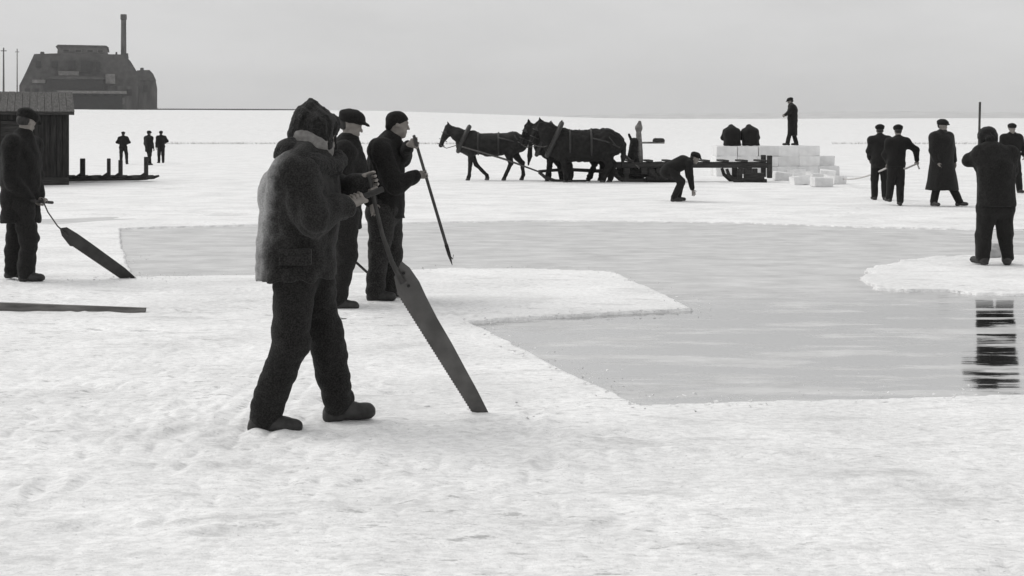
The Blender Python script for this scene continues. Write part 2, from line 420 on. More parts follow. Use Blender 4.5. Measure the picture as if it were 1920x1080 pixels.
    return root

def PX(base_px, base_py, s):          # picture measures -> metres beside / above a figure's own foot point
    return lambda px, py, y=0.0: V((px - base_px) / s, y, (base_py - py) / s)

# --- the sawyer in front
M_PALEBACK = M_CANVAS.copy(); M_PALEBACK.name = 'pale_backed_canvas_coat'          # coat colour blends to a paler grey towards the back and shoulders
nt = M_PALEBACK.node_tree; b_ = nt.nodes['Principled BSDF']; old = b_.inputs['Base Color'].links[0].from_socket
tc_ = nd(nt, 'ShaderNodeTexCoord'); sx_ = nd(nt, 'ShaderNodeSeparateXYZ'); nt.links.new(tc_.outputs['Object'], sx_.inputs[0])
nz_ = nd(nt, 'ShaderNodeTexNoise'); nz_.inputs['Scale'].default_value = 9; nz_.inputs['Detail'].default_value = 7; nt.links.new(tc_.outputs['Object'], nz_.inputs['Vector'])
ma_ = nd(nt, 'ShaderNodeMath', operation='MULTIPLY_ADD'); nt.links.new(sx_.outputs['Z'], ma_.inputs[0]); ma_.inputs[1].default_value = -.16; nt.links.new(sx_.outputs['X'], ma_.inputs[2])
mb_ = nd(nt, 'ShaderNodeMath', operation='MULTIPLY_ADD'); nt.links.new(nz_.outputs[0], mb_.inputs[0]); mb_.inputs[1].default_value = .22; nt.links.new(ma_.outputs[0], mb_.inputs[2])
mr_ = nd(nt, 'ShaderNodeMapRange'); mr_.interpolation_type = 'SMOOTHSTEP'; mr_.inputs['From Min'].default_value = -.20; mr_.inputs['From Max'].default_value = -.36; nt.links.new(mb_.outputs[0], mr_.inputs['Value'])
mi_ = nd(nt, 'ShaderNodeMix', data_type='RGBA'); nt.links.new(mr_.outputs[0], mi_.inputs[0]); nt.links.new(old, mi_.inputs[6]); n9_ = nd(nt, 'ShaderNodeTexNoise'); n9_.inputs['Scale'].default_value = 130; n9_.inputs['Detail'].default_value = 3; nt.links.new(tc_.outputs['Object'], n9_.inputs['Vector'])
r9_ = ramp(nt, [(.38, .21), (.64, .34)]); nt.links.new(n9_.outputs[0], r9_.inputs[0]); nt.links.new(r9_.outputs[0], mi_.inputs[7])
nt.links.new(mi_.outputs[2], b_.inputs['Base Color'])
d1 = 6.66; by = HOR + CAM_H * F / d1; q = PX(590, by, F / d1)
saw_u = unit(V(.22, 0, -1))
hd_far, hd_near = q(694, 338, .06), q(668, 374, -.05)
p1 = dict(h=1.75, pelvis=q(556, 480), chest=q(558, 352), neck=q(578, 284), head=q(591, 250), face=V(.93, .2, -.40),
          shoulderL=q(580, 312, .2), shoulderR=q(562, 322, -.18), elbowL=q(622, 372, .25), elbowR=q(604, 402, -.24),
          wristL=q(672, 350, .09), wristR=q(650, 384, -.10), hipL=q(572, 492, .09), hipR=q(556, 492, -.09),
          kneeL=q(606, 640, .11), kneeR=q(550, 640, -.11), ankleL=q(628, 768, .13), ankleR=q(503, 773, -.09),
          toeL=V(.98, .05, .07), toeR=V(1, -.05, -.03), handL=(hd_far, V(.30, .1, -1), .02), handR=(hd_near, V(.9, .6, .35), .02))
coat1 = [cap(q(548, 505), q(556, 370), .158, .165, k=.05, sq=(Y3, 1.4)), cap(q(549, 470), q(549, 545), .168, .172, sq=(Y3, 1.35)), cap(q(580, 505), q(586, 380), .125, .15, sq=(Y3, 1.4)), cap(q(578, 540), q(580, 500), .125, .125, sq=(Y3, 1.45)),
         cut(q(550, 516), V(.05, 0, -1)),
         cap(q(556, 368), q(572, 305), .172, .125, k=.06, sq=(Y3, 1.3)), cap(q(572, 300), q(584, 272), .105, .085)]
for sgn, S_, E_, W_ in ((1, p1['shoulderL'], p1['elbowL'], p1['wristL']), (-1, p1['shoulderR'], p1['elbowR'], p1['wristR'])):
    coat1 += [cap(q(570, 330), S_, .13, .095, k=.09), cap(S_ - Z3 * .01, E_, .080, .072, k=.07), cap(E_, E_ + (W_ - E_) * .92, .073, .062, k=.03)]
hat1 = [cap(q(585, 196, 0), q(587, 236, 0), .022, .092, k=.03), cap(q(574, 222, 0), q(560, 250, 0), .065, .05, k=.04, sq=(Y3, 1.6)), cap(q(586, 200, 0), q(618, 231, 0), .026, .042, k=.03, sq=(Y3, 1.4)),
        cap(q(600, 232, 0), q(616, 238, .02), .062, .045, k=.04, sq=(Y3, 1.3)), cap(q(602, 234, -.07), q(614, 268, -.06), .05, .035, k=.04), cap(q(600, 230, .09), q(614, 276, .08), .05, .035, k=.04)]
scarf1 = [cap(q(570, 256, -.06), q(602, 264, -.07), .048, .05, k=.05), cap(q(589, 272, 0), q(585, 290, 0), .10, .112, k=.05)]
collar1 = [cap(q(548, 286, -.08), q(590, 310, -.16), .06, .055, k=.06), cap(q(548, 286, -.08), q(552, 282, .1), .058, .055, k=.06), cap(q(552, 282, .1), q(598, 304, .15), .055, .05, k=.05),
           cap(q(590, 310, -.16), q(628, 314, -.05), .055, .05, k=.05), cap(q(598, 304, .15), q(630, 300, .03), .05, .05, k=.05)]
loc1 = at(590, by, d1)
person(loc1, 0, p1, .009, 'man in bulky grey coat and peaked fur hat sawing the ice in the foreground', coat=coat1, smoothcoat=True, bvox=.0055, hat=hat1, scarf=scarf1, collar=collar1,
       coatmat=M_PALEBACK, trmat=M_TROUS, legw=.98, seed=21, hair=False, cuffs=True)

saw1 = bpy.data.objects['person']
pk = implicit('pocket_flap', [rbox(q(0, 0) * 0 + V(-.06, -.238, .93), V(.075, .012, .035), rnd=.006)], .006, M_CANVAS, [c for c in saw1.children if c.name.startswith('coat')][0])
# --- man in a cap half hidden behind the sawyer
d2 = 11.5; by2 = HOR + CAM_H * F / d2; q = PX(632, by2, F / d2)
p2 = dict(h=1.75, pelvis=q(642, 392), chest=q(650, 318), neck=q(650, 270), head=q(658, 236), face=V(1, -.12, -.22),
          shoulderL=q(652, 284, .18), shoulderR=q(650, 286, -.18), elbowL=q(676, 340, .25), elbowR=q(640, 348, -.25),
          wristL=q(692, 380, .16), wristR=q(606, 412, -.1), hipL=q(636, 398, .09), hipR=q(648, 398, -.09),
          kneeL=q(612, 478, .12), kneeR=q(652, 480, -.09), ankleL=q(596, 553, .13), ankleR=q(636, 560, -.1), toeL=V(1, .1, 0), toeR=V(1, -.1, 0))
stick_a, stick_b = at(575, 408, 11.55), at(722, 541, 12.36)
loc2 = at(632, by2, d2)
p2['handR'] = (stick_a + (stick_b - stick_a) * .18 - loc2, stick_b - stick_a, .014)
p2['wristR'] = p2['handR'][0] + V(-.03, -.06, .05)
person(loc2, 0, p2, .012, 'man in dark coat and peaked cap walking half hidden behind the sawyer', hem=.70, seed=31, coatmat=M_BLACK)

# --- man with the pike pole
d3 = 12.0; by3 = HOR + CAM_H * F / d3; q = PX(722, by3, F / d3)
pole_tip = at(848, 497, 12.35); pole_hand = at(797, 325, 11.85)
pu = unit(pole_tip - pole_hand); pole_top = pole_hand - pu * .41
loc3 = at(722, by3, d3)
p3 = dict(h=1.74, pelvis=q(724, 388), chest=q(722, 312), neck=q(728, 266), head=q(746, 234), face=V(1, .12, -.12),
          shoulderL=q(732, 280, .17), shoulderR=q(716, 280, -.18), elbowL=q(752, 298, .2), elbowR=q(748, 346, -.27),
          hipL=q(728, 396, .09), hipR=q(716, 396, -.09), kneeL=q(731, 475, .11), kneeR=q(713, 475, -.1), ankleL=q(730, 542, .12), ankleR=q(706, 544, -.09),
          toeL=V(1, .1, 0), toeR=V(1, -.15, 0))
p3['handR'] = (pole_hand - loc3, pu, .014); p3['handL'] = (pole_top + pu * .07 - loc3, pu, .014)
p3['wristR'] = p3['handR'][0] + V(-.075, .0, -.02); p3['wristL'] = p3['handL'][0] + V(-.07, .05, -.03)
person(loc3, 0, p3, .012, 'bare faced man in dark coat leaning on a long pike pole', hem=.76, seed=41, hat='beanie', coatmat=M_BLACK, trmat=M_TROUS2, legw=1.12, bulk=1.02)

# --- man with a saw at the left edge
d4 = gd(525); q = PX(40, 525, F / d4); loc4 = at(40, 525, d4)
hs = q(80, 380, -.06)
p4 = dict(h=1.76, pelvis=q(38, 372), chest=q(40, 298), neck=q(44, 258), head=q(50, 230), face=V(.45, .85, -.35),
          shoulderL=q(44, 272, .19), shoulderR=q(38, 272, -.19), elbowL=q(48, 330, .26), elbowR=q(40, 336, -.27),
          wristL=q(70, 372, .06), wristR=q(68, 376, -.11), hipL=q(34, 378, .09), hipR=q(46, 378, -.09),
          kneeL=q(22, 446, .12), kneeR=q(60, 446, -.1), ankleL=q(14, 508, .14), ankleR=q(56, 510, -.09), toeL=V(1, .1, 0), toeR=V(1, -.1, 0))
s4u = unit(at(118, 434, 13.5) - at(80, 380, 13.46))
p4['handL'] = (q(82, 376, .0), V(.2, 1, -.1), .016); p4['handR'] = (hs, V(.2, 1, -.1), .016)
person(loc4, 0, p4, .012, 'dark clothed man with an ice saw standing at the left edge before the shed', hem=.62, seed=51, bulk=1.12, hat='cap', legw=1.05)

# --- man standing on the floating slab with a pole, seen from behind
d5 = gd(495); s5 = F / d5; loc5 = at(1863, 495, d5)
def q5(px, py, x=0.0): return V(x, (1863 - px) / s5, (495 - py) / s5)
pg = V(.34, .03, 1.22); pl_top = V(.36, .03, 1.93); pl_bot = V(.22, .125, .02); plu = unit(pl_bot - pl_top)
gL = pl_top + plu * .62; gR = pl_top + plu * .84
p5 = dict(h=1.66, pelvis=q5(1868, 385, -.02), chest=q5(1868, 312, .02), neck=q5(1864, 280, .07), head=q5(1860, 262, .13), face=V(.93, .12, -.4),
          shoulderL=q5(1843, 290, .06), shoulderR=q5(1896, 290, .06), elbowL=q5(1826, 300, .14), elbowR=q5(1903, 322, .14),
          wristL=gL + V(-.05, .055, -.01), wristR=gR + V(-.05, -.06, 0), handL=(gL, plu, .014), handR=(gR, plu, .014),
          hipL=q5(1853, 388, 0), hipR=q5(1881, 388, 0), kneeL=q5(1846, 440, .03), kneeR=q5(1886, 440, .03), ankleL=q5(1842, 481, 0), ankleR=q5(1888, 482, 0),
          toeL=V(1, .35, 0), toeR=V(1, -.3, 0))
person(loc5, R(90), p5, .012, 'man in thick dark coat and fur hat seen from behind on the floating ice slab', hem=.70, seed=61, bulk=1.14, hat='fur', coatmat=M_DARK, slw=1.15, legw=1.02)

# --- the group farther right
d6 = gd(375); person(at(1650, 375, d6), R(84), dict(h=1.74, elbowL=V(.05, .24, 1.13), wristL=V(.2, .2, .95), elbowR=V(.06, -.2, 1.1), wristR=V(.22, -.14, .98), kneeL=V(.06, .11, .49), ankleL=V(.02, .12, .09), ankleR=V(-.06, -.1, .09)), .018,
    'leftmost of the two men hauling on the pale rope, dark coat, arms close in', hem=.74, seed=71, coatmat=M_DARK)
d7 = gd(384); s7 = F / d7; loc7 = at(1680, 384, d7)
def q7(px, py, x=0.0): return V(x, (1680 - px) / s7, (384 - py) / s7)
rope_end = q7(1721, 307, .05)
p7 = dict(h=1.72, pelvis=q7(1680, 305), chest=q7(1683, 275, .03), neck=q7(1686, 262, .05), head=q7(1686, 246, .08), face=V(1, -.1, -.15), shoulderL=q7(1669, 266, .03), shoulderR=q7(1700, 266, .03),
          elbowR=q7(1718, 281, .02), wristR=q7(1721, 301, .05), elbowL=q7(1662, 290, .1), wristL=q7(1670, 306, .2), hipL=q7(1674, 306), hipR=q7(1687, 306), kneeL=q7(1672, 342, .06), kneeR=q7(1689, 344, .02),
          ankleL=q7(1670, 371, .12), ankleR=q7(1686, 377, -.05), handR=(rope_end, V(.2, 1, .1), .012), handL=(q7(1670, 314, .2), V(0, 1, -.1), .012))
person(loc7, R(90), p7, .018, 'rope hauling man with right arm stretched out sideways', hem=.84, seed=81, coatmat=M_BLACK)
d8 = gd(386); person(at(1766, 386, d8), R(-62), dict(h=1.83, elbowL=V(0, .29, 1.2), wristL=V(.06, .3, .95), elbowR=V(.02, -.28, 1.18), wristR=V(.1, -.24, .95), kneeL=V(.1, .13, .5), ankleL=V(.2, .3, .09), kneeR=V(0, -.12, .5), ankleR=V(-.04, -.2, .09), toeL=V(.5, 1, 0)), .016,
    'bearded man walking in a long wide overcoat reaching his shins', hem=.34, flare=1.45, bulk=1.3, seed=91, coatmat=M_DARK, beard=True, slw=1.15)
d9 = gd(362); person(at(1897, 362, d9), R(-90), dict(h=1.79, elbowL=V(0, .32, 1.15), wristL=V(.16, .26, .98), elbowR=V(0, -.3, 1.15), wristR=V(.16, -.2, 1.0), kneeL=V(.02, .16, .49), ankleL=V(.0, .2, .09), ankleR=V(0, -.2, .09)), .018,
    'man in flat cap standing behind the slab man at the right edge', hem=.7, seed=101, coatmat=M_BLACK, bulk=1.1)
# --- the stooping man
d10 = gd(378); q = PX(1270, 378, F / d10)
p10 = dict(h=1.72, pelvis=q(1257, 317), chest=q(1281, 304), neck=q(1293, 302), head=q(1303, 297), face=V(.9, -.2, -.35), lat=V(0, 1, 0), shoulderL=q(1290, 307, .18), shoulderR=q(1290, 307, -.18),
           elbowL=q(1294, 330, .2), elbowR=q(1292, 332, -.2), wristL=q(1300, 354, .14), wristR=q(1297, 356, -.12), hipL=q(1258, 320, .1), hipR=q(1258, 320, -.1),
           kneeL=q(1279, 340, .14), kneeR=q(1276, 342, -.14), ankleL=q(1272, 370, .12), ankleR=q(1263, 370, -.12))
coat10 = [cap(p10['pelvis'], p10['chest'], .165, .165, sq=(Y3, 1.25)), cap(p10['pelvis'], q(1250, 322), .17, .15, sq=(Y3, 1.2)), cap(p10['chest'], p10['neck'], .15, .09)]
for s_ in 'LR': coat10 += [cap(p10['chest'], p10['shoulder' + s_], .12, .09), cap(p10['shoulder' + s_], p10['elbow' + s_], .085, .07), cap(p10['elbow' + s_], p10['elbow' + s_] * .15 + p10['wrist' + s_] * .85, .07, .055)]
person(at(1270, 378, d10), 0, p10, .016, 'man stooping with both hands down to the ice beside the sled', coat=coat10, seed=111)
# --- on the ice stack
TOP = 1.10; dS = 46.7
p11 = dict(h=1.75, elbowL=V(.12, .27, 1.2), wristL=V(.25, .14, 1.1), elbowR=V(.16, -.27, 1.2), wristR=V(.28, -.12, 1.12), neck=V(.04, 0, 1.46), head=V(.08, 0, 1.6), face=V(.95, 0, -.3), kneeL=V(.08, .1, .49), ankleL=V(.17, .11, .09), ankleR=V(-.13, -.11, .09), kneeR=V(-.02, -.1, .48))
person(V((1486 - 960) / F * dS, dS, TOP + .01), R(165), p11, .022, 'man in long dark coat standing upright on top of the ice stack', hem=.36, flare=.95, bulk=1.12, seed=121, coatmat=M_BLACK)
def seated(px, lab, seed, lean):
    p = dict(h=1.72, pelvis=V(0, 0, .13), chest=V(.08 + lean, 0, .42), neck=V(.17 + lean, 0, .56), head=V(.24 + lean, lean * .3, .61), face=V(.8, 0, -.6), shoulderL=V(.16 + lean, .19, .50), shoulderR=V(.16 + lean, -.19, .50),
             elbowL=V(.25, .28, .28), elbowR=V(.25, -.28, .28), wristL=V(.42, .16, .24), wristR=V(.42, -.16, .24), hipL=V(.02, .1, .12), hipR=V(.02, -.1, .12), kneeL=V(.40, .17, .3), kneeR=V(.40, -.17, .3),
             ankleL=V(.5, .16, .09), ankleR=V(.5, -.16, .09))
    ct = [cap(V(0, 0, .14), p['chest'], .23, .25, sq=(Y3, 1.25), k=.08), cap(V(-.02, 0, .0), V(0, 0, .15), .23, .21, sq=(Y3, 1.35)), cut(V(0, 0, 0), V(0, 0, -1)), cap(p['chest'], p['neck'], .23, .17, k=.1), cap(p['neck'], p['head'], .15, .12, k=.06)]
    for s_ in 'LR': ct += [cap(p['chest'], p['shoulder' + s_], .15, .12, k=.06), cap(p['shoulder' + s_], p['elbow' + s_], .11, .1, k=.05), cap(p['elbow' + s_], p['wrist' + s_], .09, .07)]
    person(V((px - 960) / F * 46.4, 46.4, TOP + .01), R(90), p, .022, lab, coat=ct, seed=seed, hat='fur' if lean > .03 else 'cap', bulk=1.2)
seated(1373, 'left of the two hunched men sitting on the ice stack, back turned', 131, .0)
seated(1408, 'right of the two hunched men sitting on the ice stack, back turned', 141, .05)
# --- far men on the left
person(at(231, 308, gd(308)), R(100), dict(h=1.62, wristL=V(.2, .1, 1.0), elbowL=V(0, .3, 1.1), wristR=V(.2, -.1, 1.0), elbowR=V(0, -.3, 1.1), ankleR=V(-.2, -.2, .09), kneeR=V(0, -.16, .5), ankleL=V(.1, .12, .09)), .024, 'lone tiny figure walking far off, nearest to the shed', hem=.78, seed=151)
person(at(279, 310, gd(310)), R(60), dict(h=1.66, ankleR=V(-.22, -.12, .09), kneeR=V(-.02, -.1, .5), ankleL=V(.2, .12, .09), kneeL=V(.12, .1, .5)), .024, 'left one of the pair of tiny figures standing far off', hem=.66, seed=161)
person(at(302, 306, gd(306)), R(120), dict(h=1.66, elbowR=V(0, -.32, 1.15), wristR=V(.16, -.15, 1.0)), .024, 'right one of the pair of tiny figures standing far off', hem=.74, seed=171)

# ------------------------------------------------------------------ tools
def plate(outline, thick, mtl, name, parent, origin):      # a flat steel plate through 3-D outline points
    P = [np.asarray(p) - origin for p in outline]
    c = np.mean(P, 0); nrm = V(0, 0, 0)
    for i in range(len(P)): nrm = nrm + np.cross(P[i] - c, P[(i + 1) % len(P)] - c)
    nrm = unit(nrm); P = [p - nrm * ((p - c) @ nrm) for p in P]
    n = len(P)
    vs = [p + nrm * thick / 2 for p in P] + [p - nrm * thick / 2 for p in P]
    fs = [tuple(range(n)), tuple(range(2 * n - 1, n - 1, -1))] + [(i, i + n, (i + 1) % n + n, (i + 1) % n) for i in range(n)]
    m = MB(); m.add(vs, fs)
    return m.build(name, mtl, parent)
def teeth(a, b, n, dep, nrm_px, first=None):
    out = []
    for i in range(n):
        t0, t1 = i / n, (i + .5) / n
        out.append(a + (b - a) * t0); out.append(a + (b - a) * t1 + nrm_px * dep)
    return out
def saw_blade(pts_smooth, tooth_a, tooth_b, n, dep, dfun):
    o = [V(*p) for p in pts_smooth]
    a, b = V(*tooth_a), V(*tooth_b)
    nn = unit(V(-(b - a)[1], (b - a)[0]))
    for i in range(n):
        o.append(a + (b - a) * (i / n)); o.append(a + (b - a) * ((i + .55) / n) + nn * dep)
    return [at(p[0], p[1], dfun(p[1])) for p in o]
# big saw of the front man
df = lambda y: 6.72 + (y - 340) * (7.05 - 6.72) / (775 - 340)
o1 = at(902, 775, 7.07)
r1 = empty('ice_saw', o1); tag(r1, 'large ice saw with broad toothed grey blade, held by the sawyer in front', 'ice saw', 'ice saws')
blade = [(753, 490), (768, 502), (786, 528), (800, 558), (820, 597), (848, 645), (872, 690), (895, 732), (921, 784), (888, 784)]
out1 = saw_blade(blade, (888, 780), (742, 548), 48, 1.9, df)
out1 += [at(739, 520, df(520))]
plate(out1, .004, M_STEEL, 'blade', r1, o1)
m = MB(); hp_ = [at(692, 328, 6.72), at(702, 378, 6.74), at(717, 440, 6.77), at(735, 492, 6.82), at(755, 530, 6.85)]
m.tube([p - o1 for p in hp_], [.011, .011, .011, .013, .017], 10); m.build('handle', M_POLE, r1, True)
m = MB(); cpx = at(694, 336, 6.72) - o1
m.tube([hd_near + loc1 - o1 - unit(V(.9, .6, .35)) * .12, hd_near + loc1 - o1 + unit(V(.9, .6, .35)) * .17], .0155, 10); m.build('cross_grip', M_WOOD, r1, True)
for (x, y) in ((757, 512), (766, 536)):
    m = MB(); c_ = at(x, y, df(y)) - o1; m.tube([c_ - V(0, .012, 0), c_ + V(0, .012, 0)], .008, 8); m.build('rivet', M_IRON, r1)
# saw at the left
o2 = at(240, 521, 13.7); d2f = lambda y: 13.46 + (y - 380) * (13.72 - 13.46) / 141
r2 = empty('ice_saw', o2); tag(r2, 'dark ice saw slanting into the snow before the man at the left edge', 'ice saw', 'ice saws')
bl2 = [(112, 428), (125, 426), (145, 438), (172, 457), (205, 481), (235, 503), (258, 524), (229, 527)]
o2l = saw_blade(bl2, (226, 523), (136, 462), 34, .8, d2f) + [at(131, 461, d2f(461)), at(116, 442, d2f(442))]
plate(o2l, .005, M_STEELD, 'blade', r2, o2)
m = MB(); m.tube([at(78, 371, 13.45) - o2, at(90, 398, 13.49) - o2, at(108, 424, 13.53) - o2, at(128, 442, 13.57) - o2], [.008, .007, .007, .012], 8); m.build('handle', M_POLE, r2, True)
m = MB(); gc = loc4 + (p4['handL'][0] + p4['handR'][0]) / 2 - o2; gu = unit(V(.2, 1, -.1)); m.tube([gc - gu * .2, gc + gu * .2], .016, 8); m.build('cross_grip', M_WOOD, r2, True)
# pike pole
r3 = empty('pike_pole', pole_tip); tag(r3, 'long thin pike pole held slanting by the bare faced man', 'pike pole', 'poles held by the workers')
m = MB(); m.tube([pole_top - pole_tip, -pu * .16], [.014, .016], 8); m.build('shaft', M_POLE, r3, True)
m = MB(); m.tube([-pu * .24, -pu * .12, V(0, 0, 0)], [.019, .017, .003], 8)
m.tube([-pu * .12, -pu * .07 + V(.022, 0, .0), -pu * .10 + V(.035, 0, .02)], [.008, .006, .003], 6); m.build('pike_head', M_IRON, r3, True)
# short bar of the half hidden man
r4 = empty('ice_bar', stick_b); tag(r4, 'thin slanting bar held low behind the legs of the half hidden man', 'ice bar', 'poles held by the workers')
m = MB(); m.tube([stick_a - stick_b, (stick_a - stick_b) * .12], .013, 8); m.build('shaft', M_POLE, r4, True)
m = MB(); m.tube([(stick_a - stick_b) * .13, (stick_a - stick_b) * .03, V(0, 0, 0)], [.018, .016, .004], 8); m.build('point', M_IRON, r4, True)
# upright pole of the slab man
def w5(v): return loc5 + V(-v[1], v[0], v[2])
r5 = empty('pike_pole', w5(pl_bot)); tag(r5, 'thin upright pole rising above the head of the man on the floating slab', 'pike pole', 'poles held by the workers')
m = MB(); m.tube([w5(pl_top) - w5(pl_bot), (w5(pl_top) - w5(pl_bot)) * .1], .014, 8); m.build('shaft', M_POLE, r5, True)
m = MB(); m.tube([(w5(pl_top) - w5(pl_bot)) * .11, (w5(pl_top) - w5(pl_bot)) * .03, V(0, 0, 0)], [.018, .016, .004], 8); m.build('pike_head', M_IRON, r5, True)
# tapering board on the snow
bo = at(272, 580, gd(582))
m = MB(); L0 = at(-110, 574, gd(582)) - bo
sec = []
for t in np.linspace(0, 1, 9):
    c_ = L0 * t; hgt = .010 + .066 * t; th = .045
    z0 = -.03
    sec.append([c_ + V(0, -th / 2, z0 - c_[2]), c_ + V(0, th / 2, z0 - c_[2]), c_ + V(0, th / 2 + .02, hgt - c_[2]), c_ + V(0, -th / 2 + .02, hgt - c_[2] + .004 * math.sin(9 * t))])
vs = [v for s_ in sec for v in s_]; fs = [(0, 1, 2, 3), tuple(range(len(vs) - 1, len(vs) - 5, -1))]
for i in range(8):
    for k in range(4): fs.append((4 * i + k, 4 * i + (k + 1) % 4, 4 * i + 4 + (k + 1) % 4, 4 * i + 4 + k))
m.add(vs, fs); ob = m.build('plank', mat('grey_plank', g(.07), g(.17), rough=.8, scale=10, bump=.4, bscale=30, stretch=(.4, 3, 3))); ob.location = tuple(bo)
tag(ob, 'long grey plank tapering to a point, set on edge in the snow at lower left', 'plank')

# ------------------------------------------------------------------ horses
def horse(px, feet_py, d, label, bulk=1.0, headup=0.0, legs=None, mtl=M_HORSE, vox=.024, seed=1, bx=None):
    loc = at(px, feet_py, d); loc[2] = 0.0
    Y = Y3; k = .07
    hx = headup
    poll = V(-1.30 + .10 * hx, 0, 1.76 + .16 * hx); muz = V(-1.56 + .06 * hx, 0, 1.14 + .14 * hx)
    B = [cap(V(-.55, 0, 1.20), V(.8, 0, 1.22), .335 * bulk, .33 * bulk, k=k), cap(V(-.62, 0, 1.3), V(-.5, 0, 1.42), .27 * bulk, .22 * bulk, k=k), cap(V(-.8, 0, 1.15), V(-.6, 0, 1.1), .25 * bulk, .30 * bulk, k=k),
         cap(V(.85, 0, 1.26), V(1.02, 0, 1.22), .34 * bulk, .29 * bulk, k=k), cap(V(0, 0, 1.06), V(.4, 0, 1.08), .27 * bulk, .26 * bulk, k=k),
         cap(V(-.68, 0, 1.33), V(-1.0, 0, 1.52 + .08 * hx), .26 * bulk, .20 * bulk ** 1.5, k=k, sq=(V(0, 0, 1), 1.1)), cap(V(-1.0, 0, 1.52 + .08 * hx), poll + V(.05, 0, -.06), .19 * bulk ** 1.5, .125 * bulk, k=k)]
    fd = unit(muz - poll)
    lk = 1 + .9 * (bulk - 1.03)
    if bulk > 1.1: B.append(cap(V(-.5, 0, 1.0), V(.6, 0, 1.0), .34, .33, k=k))
    B += [cap(poll, poll + fd * .33, .115, .095, k=.05), cap(poll + fd * .30, muz - fd * .06, .092, .068, k=.04), cap(poll + fd * .2 + V(.05, 0, -.04), poll + fd * .32 + V(.03, 0, -.02), .1, .07, k=.04),
          ell(muz - fd * .04, V(.075, .07, .07), k=.03)]
    for sg in (1, -1):
        B += [cap(poll + V(.02, .055 * sg, .06), poll + V(-.02, .075 * sg, .2), .042, .012, k=.02),
              ell(poll + fd * .2 + V(-.05, .085 * sg, 0), V(.025, .02, .025), k=.01), ell(muz + V(-.03, .05 * sg, .02), V(.016, .014, .016), k=.006, sub=True)]
    fl = legs or dict(FN=(-.58, -.62), FF=(-.40, .0), HN=(.62, .56), HF=(1.0, 1.15))
    HO = []
    for key, sg in (('FN', -1), ('FF', 1)):
        kx, hxx = fl[key]; y = .17 * sg
        kn = V(kx, y, .52); ft = V(hxx * .9 + kx * .1, y, .16)
        B += [cap(V(-.66, y * 1.05, 1.15), V(-.56, y * 1.05, .92), .17, .125, k=.06), cap(V(-.56, y, .92), kn, .105 * lk, .068 * lk, k=.04), cap(kn, ft, .062 * lk, .055 * lk ** 2, k=.02), ell(kn, V(.066, .062, .075), k=.02),
              cap(ft, V(hxx - .03, y, .06), .06, .062, k=.02)]
        HO.append(V(hxx - .04, y, 0))
    for key, sg in (('HN', -1), ('HF', 1)):
        kx, hxx = fl[key]; y = .17 * sg
        st = V(kx * .4 + .44, y * 1.05, .92); hk = V(kx + .13, y, .55); ft = V(hxx + .02, y, .17)
        B += [cap(V(.95, y, 1.18), st, .23, .16, k=.06), cap(st, hk, .14 * lk, .075 * lk, k=.04), cap(hk, ft, .066 * lk, .056 * lk ** 2, k=.02), ell(hk + V(.02, 0, .02), V(.075, .06, .085), k=.02), cap(ft, V(hxx - .03, y, .06), .06, .062, k=.02)]
        HO.append(V(hxx - .04, y, 0))
    r = implicit('horse', B, vox, mtl, None, [(.010, 20, (1, 1, 1))] if bulk < 1.1 else [(.022, 11, (1, 1, 1)), (.012, 24, (1, 1, 1))], seed)
    r.location = tuple(loc); tag(r, label, 'horse', 'team of horses drawing the sled')
    for h_ in HO: implicit('hoof', [cap(h_ + V(0, 0, .015), h_ + V(.025, 0, .08), .078, .062), cut(h_ + V(0, 0, .0), V(0, 0, -1))], .016, M_HOOF, r)
    mn = [cap(poll + V(.0, 0, .07), V(-1.0, 0, 1.68 + .10 * hx), .04, .06, k=.05), cap(V(-1.0, 0, 1.68 + .10 * hx), V(-.7, 0, 1.6), .06, .05, k=.05)]
    for t in np.linspace(.05, .95, 9):
        a = (poll + V(0, 0, .05)) * (1 - t) + V(-.72, 0, 1.6) * t; mn.append(cap(a, a + V(.02, -.14 - .06 * t, -.2 - .08 * (seed * 7 * t % 1)), .035, .015, k=.03))
    implicit('mane', mn, .02, M_MANE, r, [(.01, 45, (1, 1, .4))], seed)
    tl = [cap(V(1.28, 0, 1.42), V(1.40, 0, 1.2), .05, .065, k=.04), cap(V(1.40, 0, 1.2), V(1.38, 0, .8), .065, .08, k=.04), cap(V(1.38, 0, .8), V(1.33, 0, .5), .075, .02, k=.04)]
    implicit('tail', tl, .02, M_MANE, r, [(.01, 45, (1, 1, .4))], seed)
    # harness
    m = MB(); cc = V(-.80, 0, 1.36); ax1 = unit(V(.42, 0, .91)); pts = []
    for t in np.linspace(0, 2 * math.pi, 25): pts.append(cc + ax1 * math.cos(t) * .43 * bulk + Y * math.sin(t) * .30 * bulk)
    m.tube(pts, .075, 8, caps=False); m.build('collar', M_LEATHER, r, True)
    for sg in (1, -1):
        m = MB(); m.tube([cc + V(-.06, 0, 0) + ax1 * math.cos(t) * .45 * bulk + Y * sg * math.sin(t) * .33 * bulk for t in np.linspace(.25, 2.6, 10)], .025, 6)
        m.tube([cc + V(-.06, 0, 0) + ax1 * .44 * bulk + Y * sg * .08, cc + ax1 * .51 * bulk + V(-.03, .09 * sg, 0)], [.03, .016], 6); m.build('hame', M_WOOD, r, True)
    for x0, nm in ((-.32, 'saddle_pad'), (.35, 'back_band')):
        m = MB(); pts = [V(x0, math.sin(t) * .345 * bulk, 1.21 + math.cos(t) * .35 * bulk) for t in np.linspace(0, 2 * math.pi, 25)]
        m.tube(pts, .03, 6, caps=False); m.build(nm, M_LEATHER, r, True)
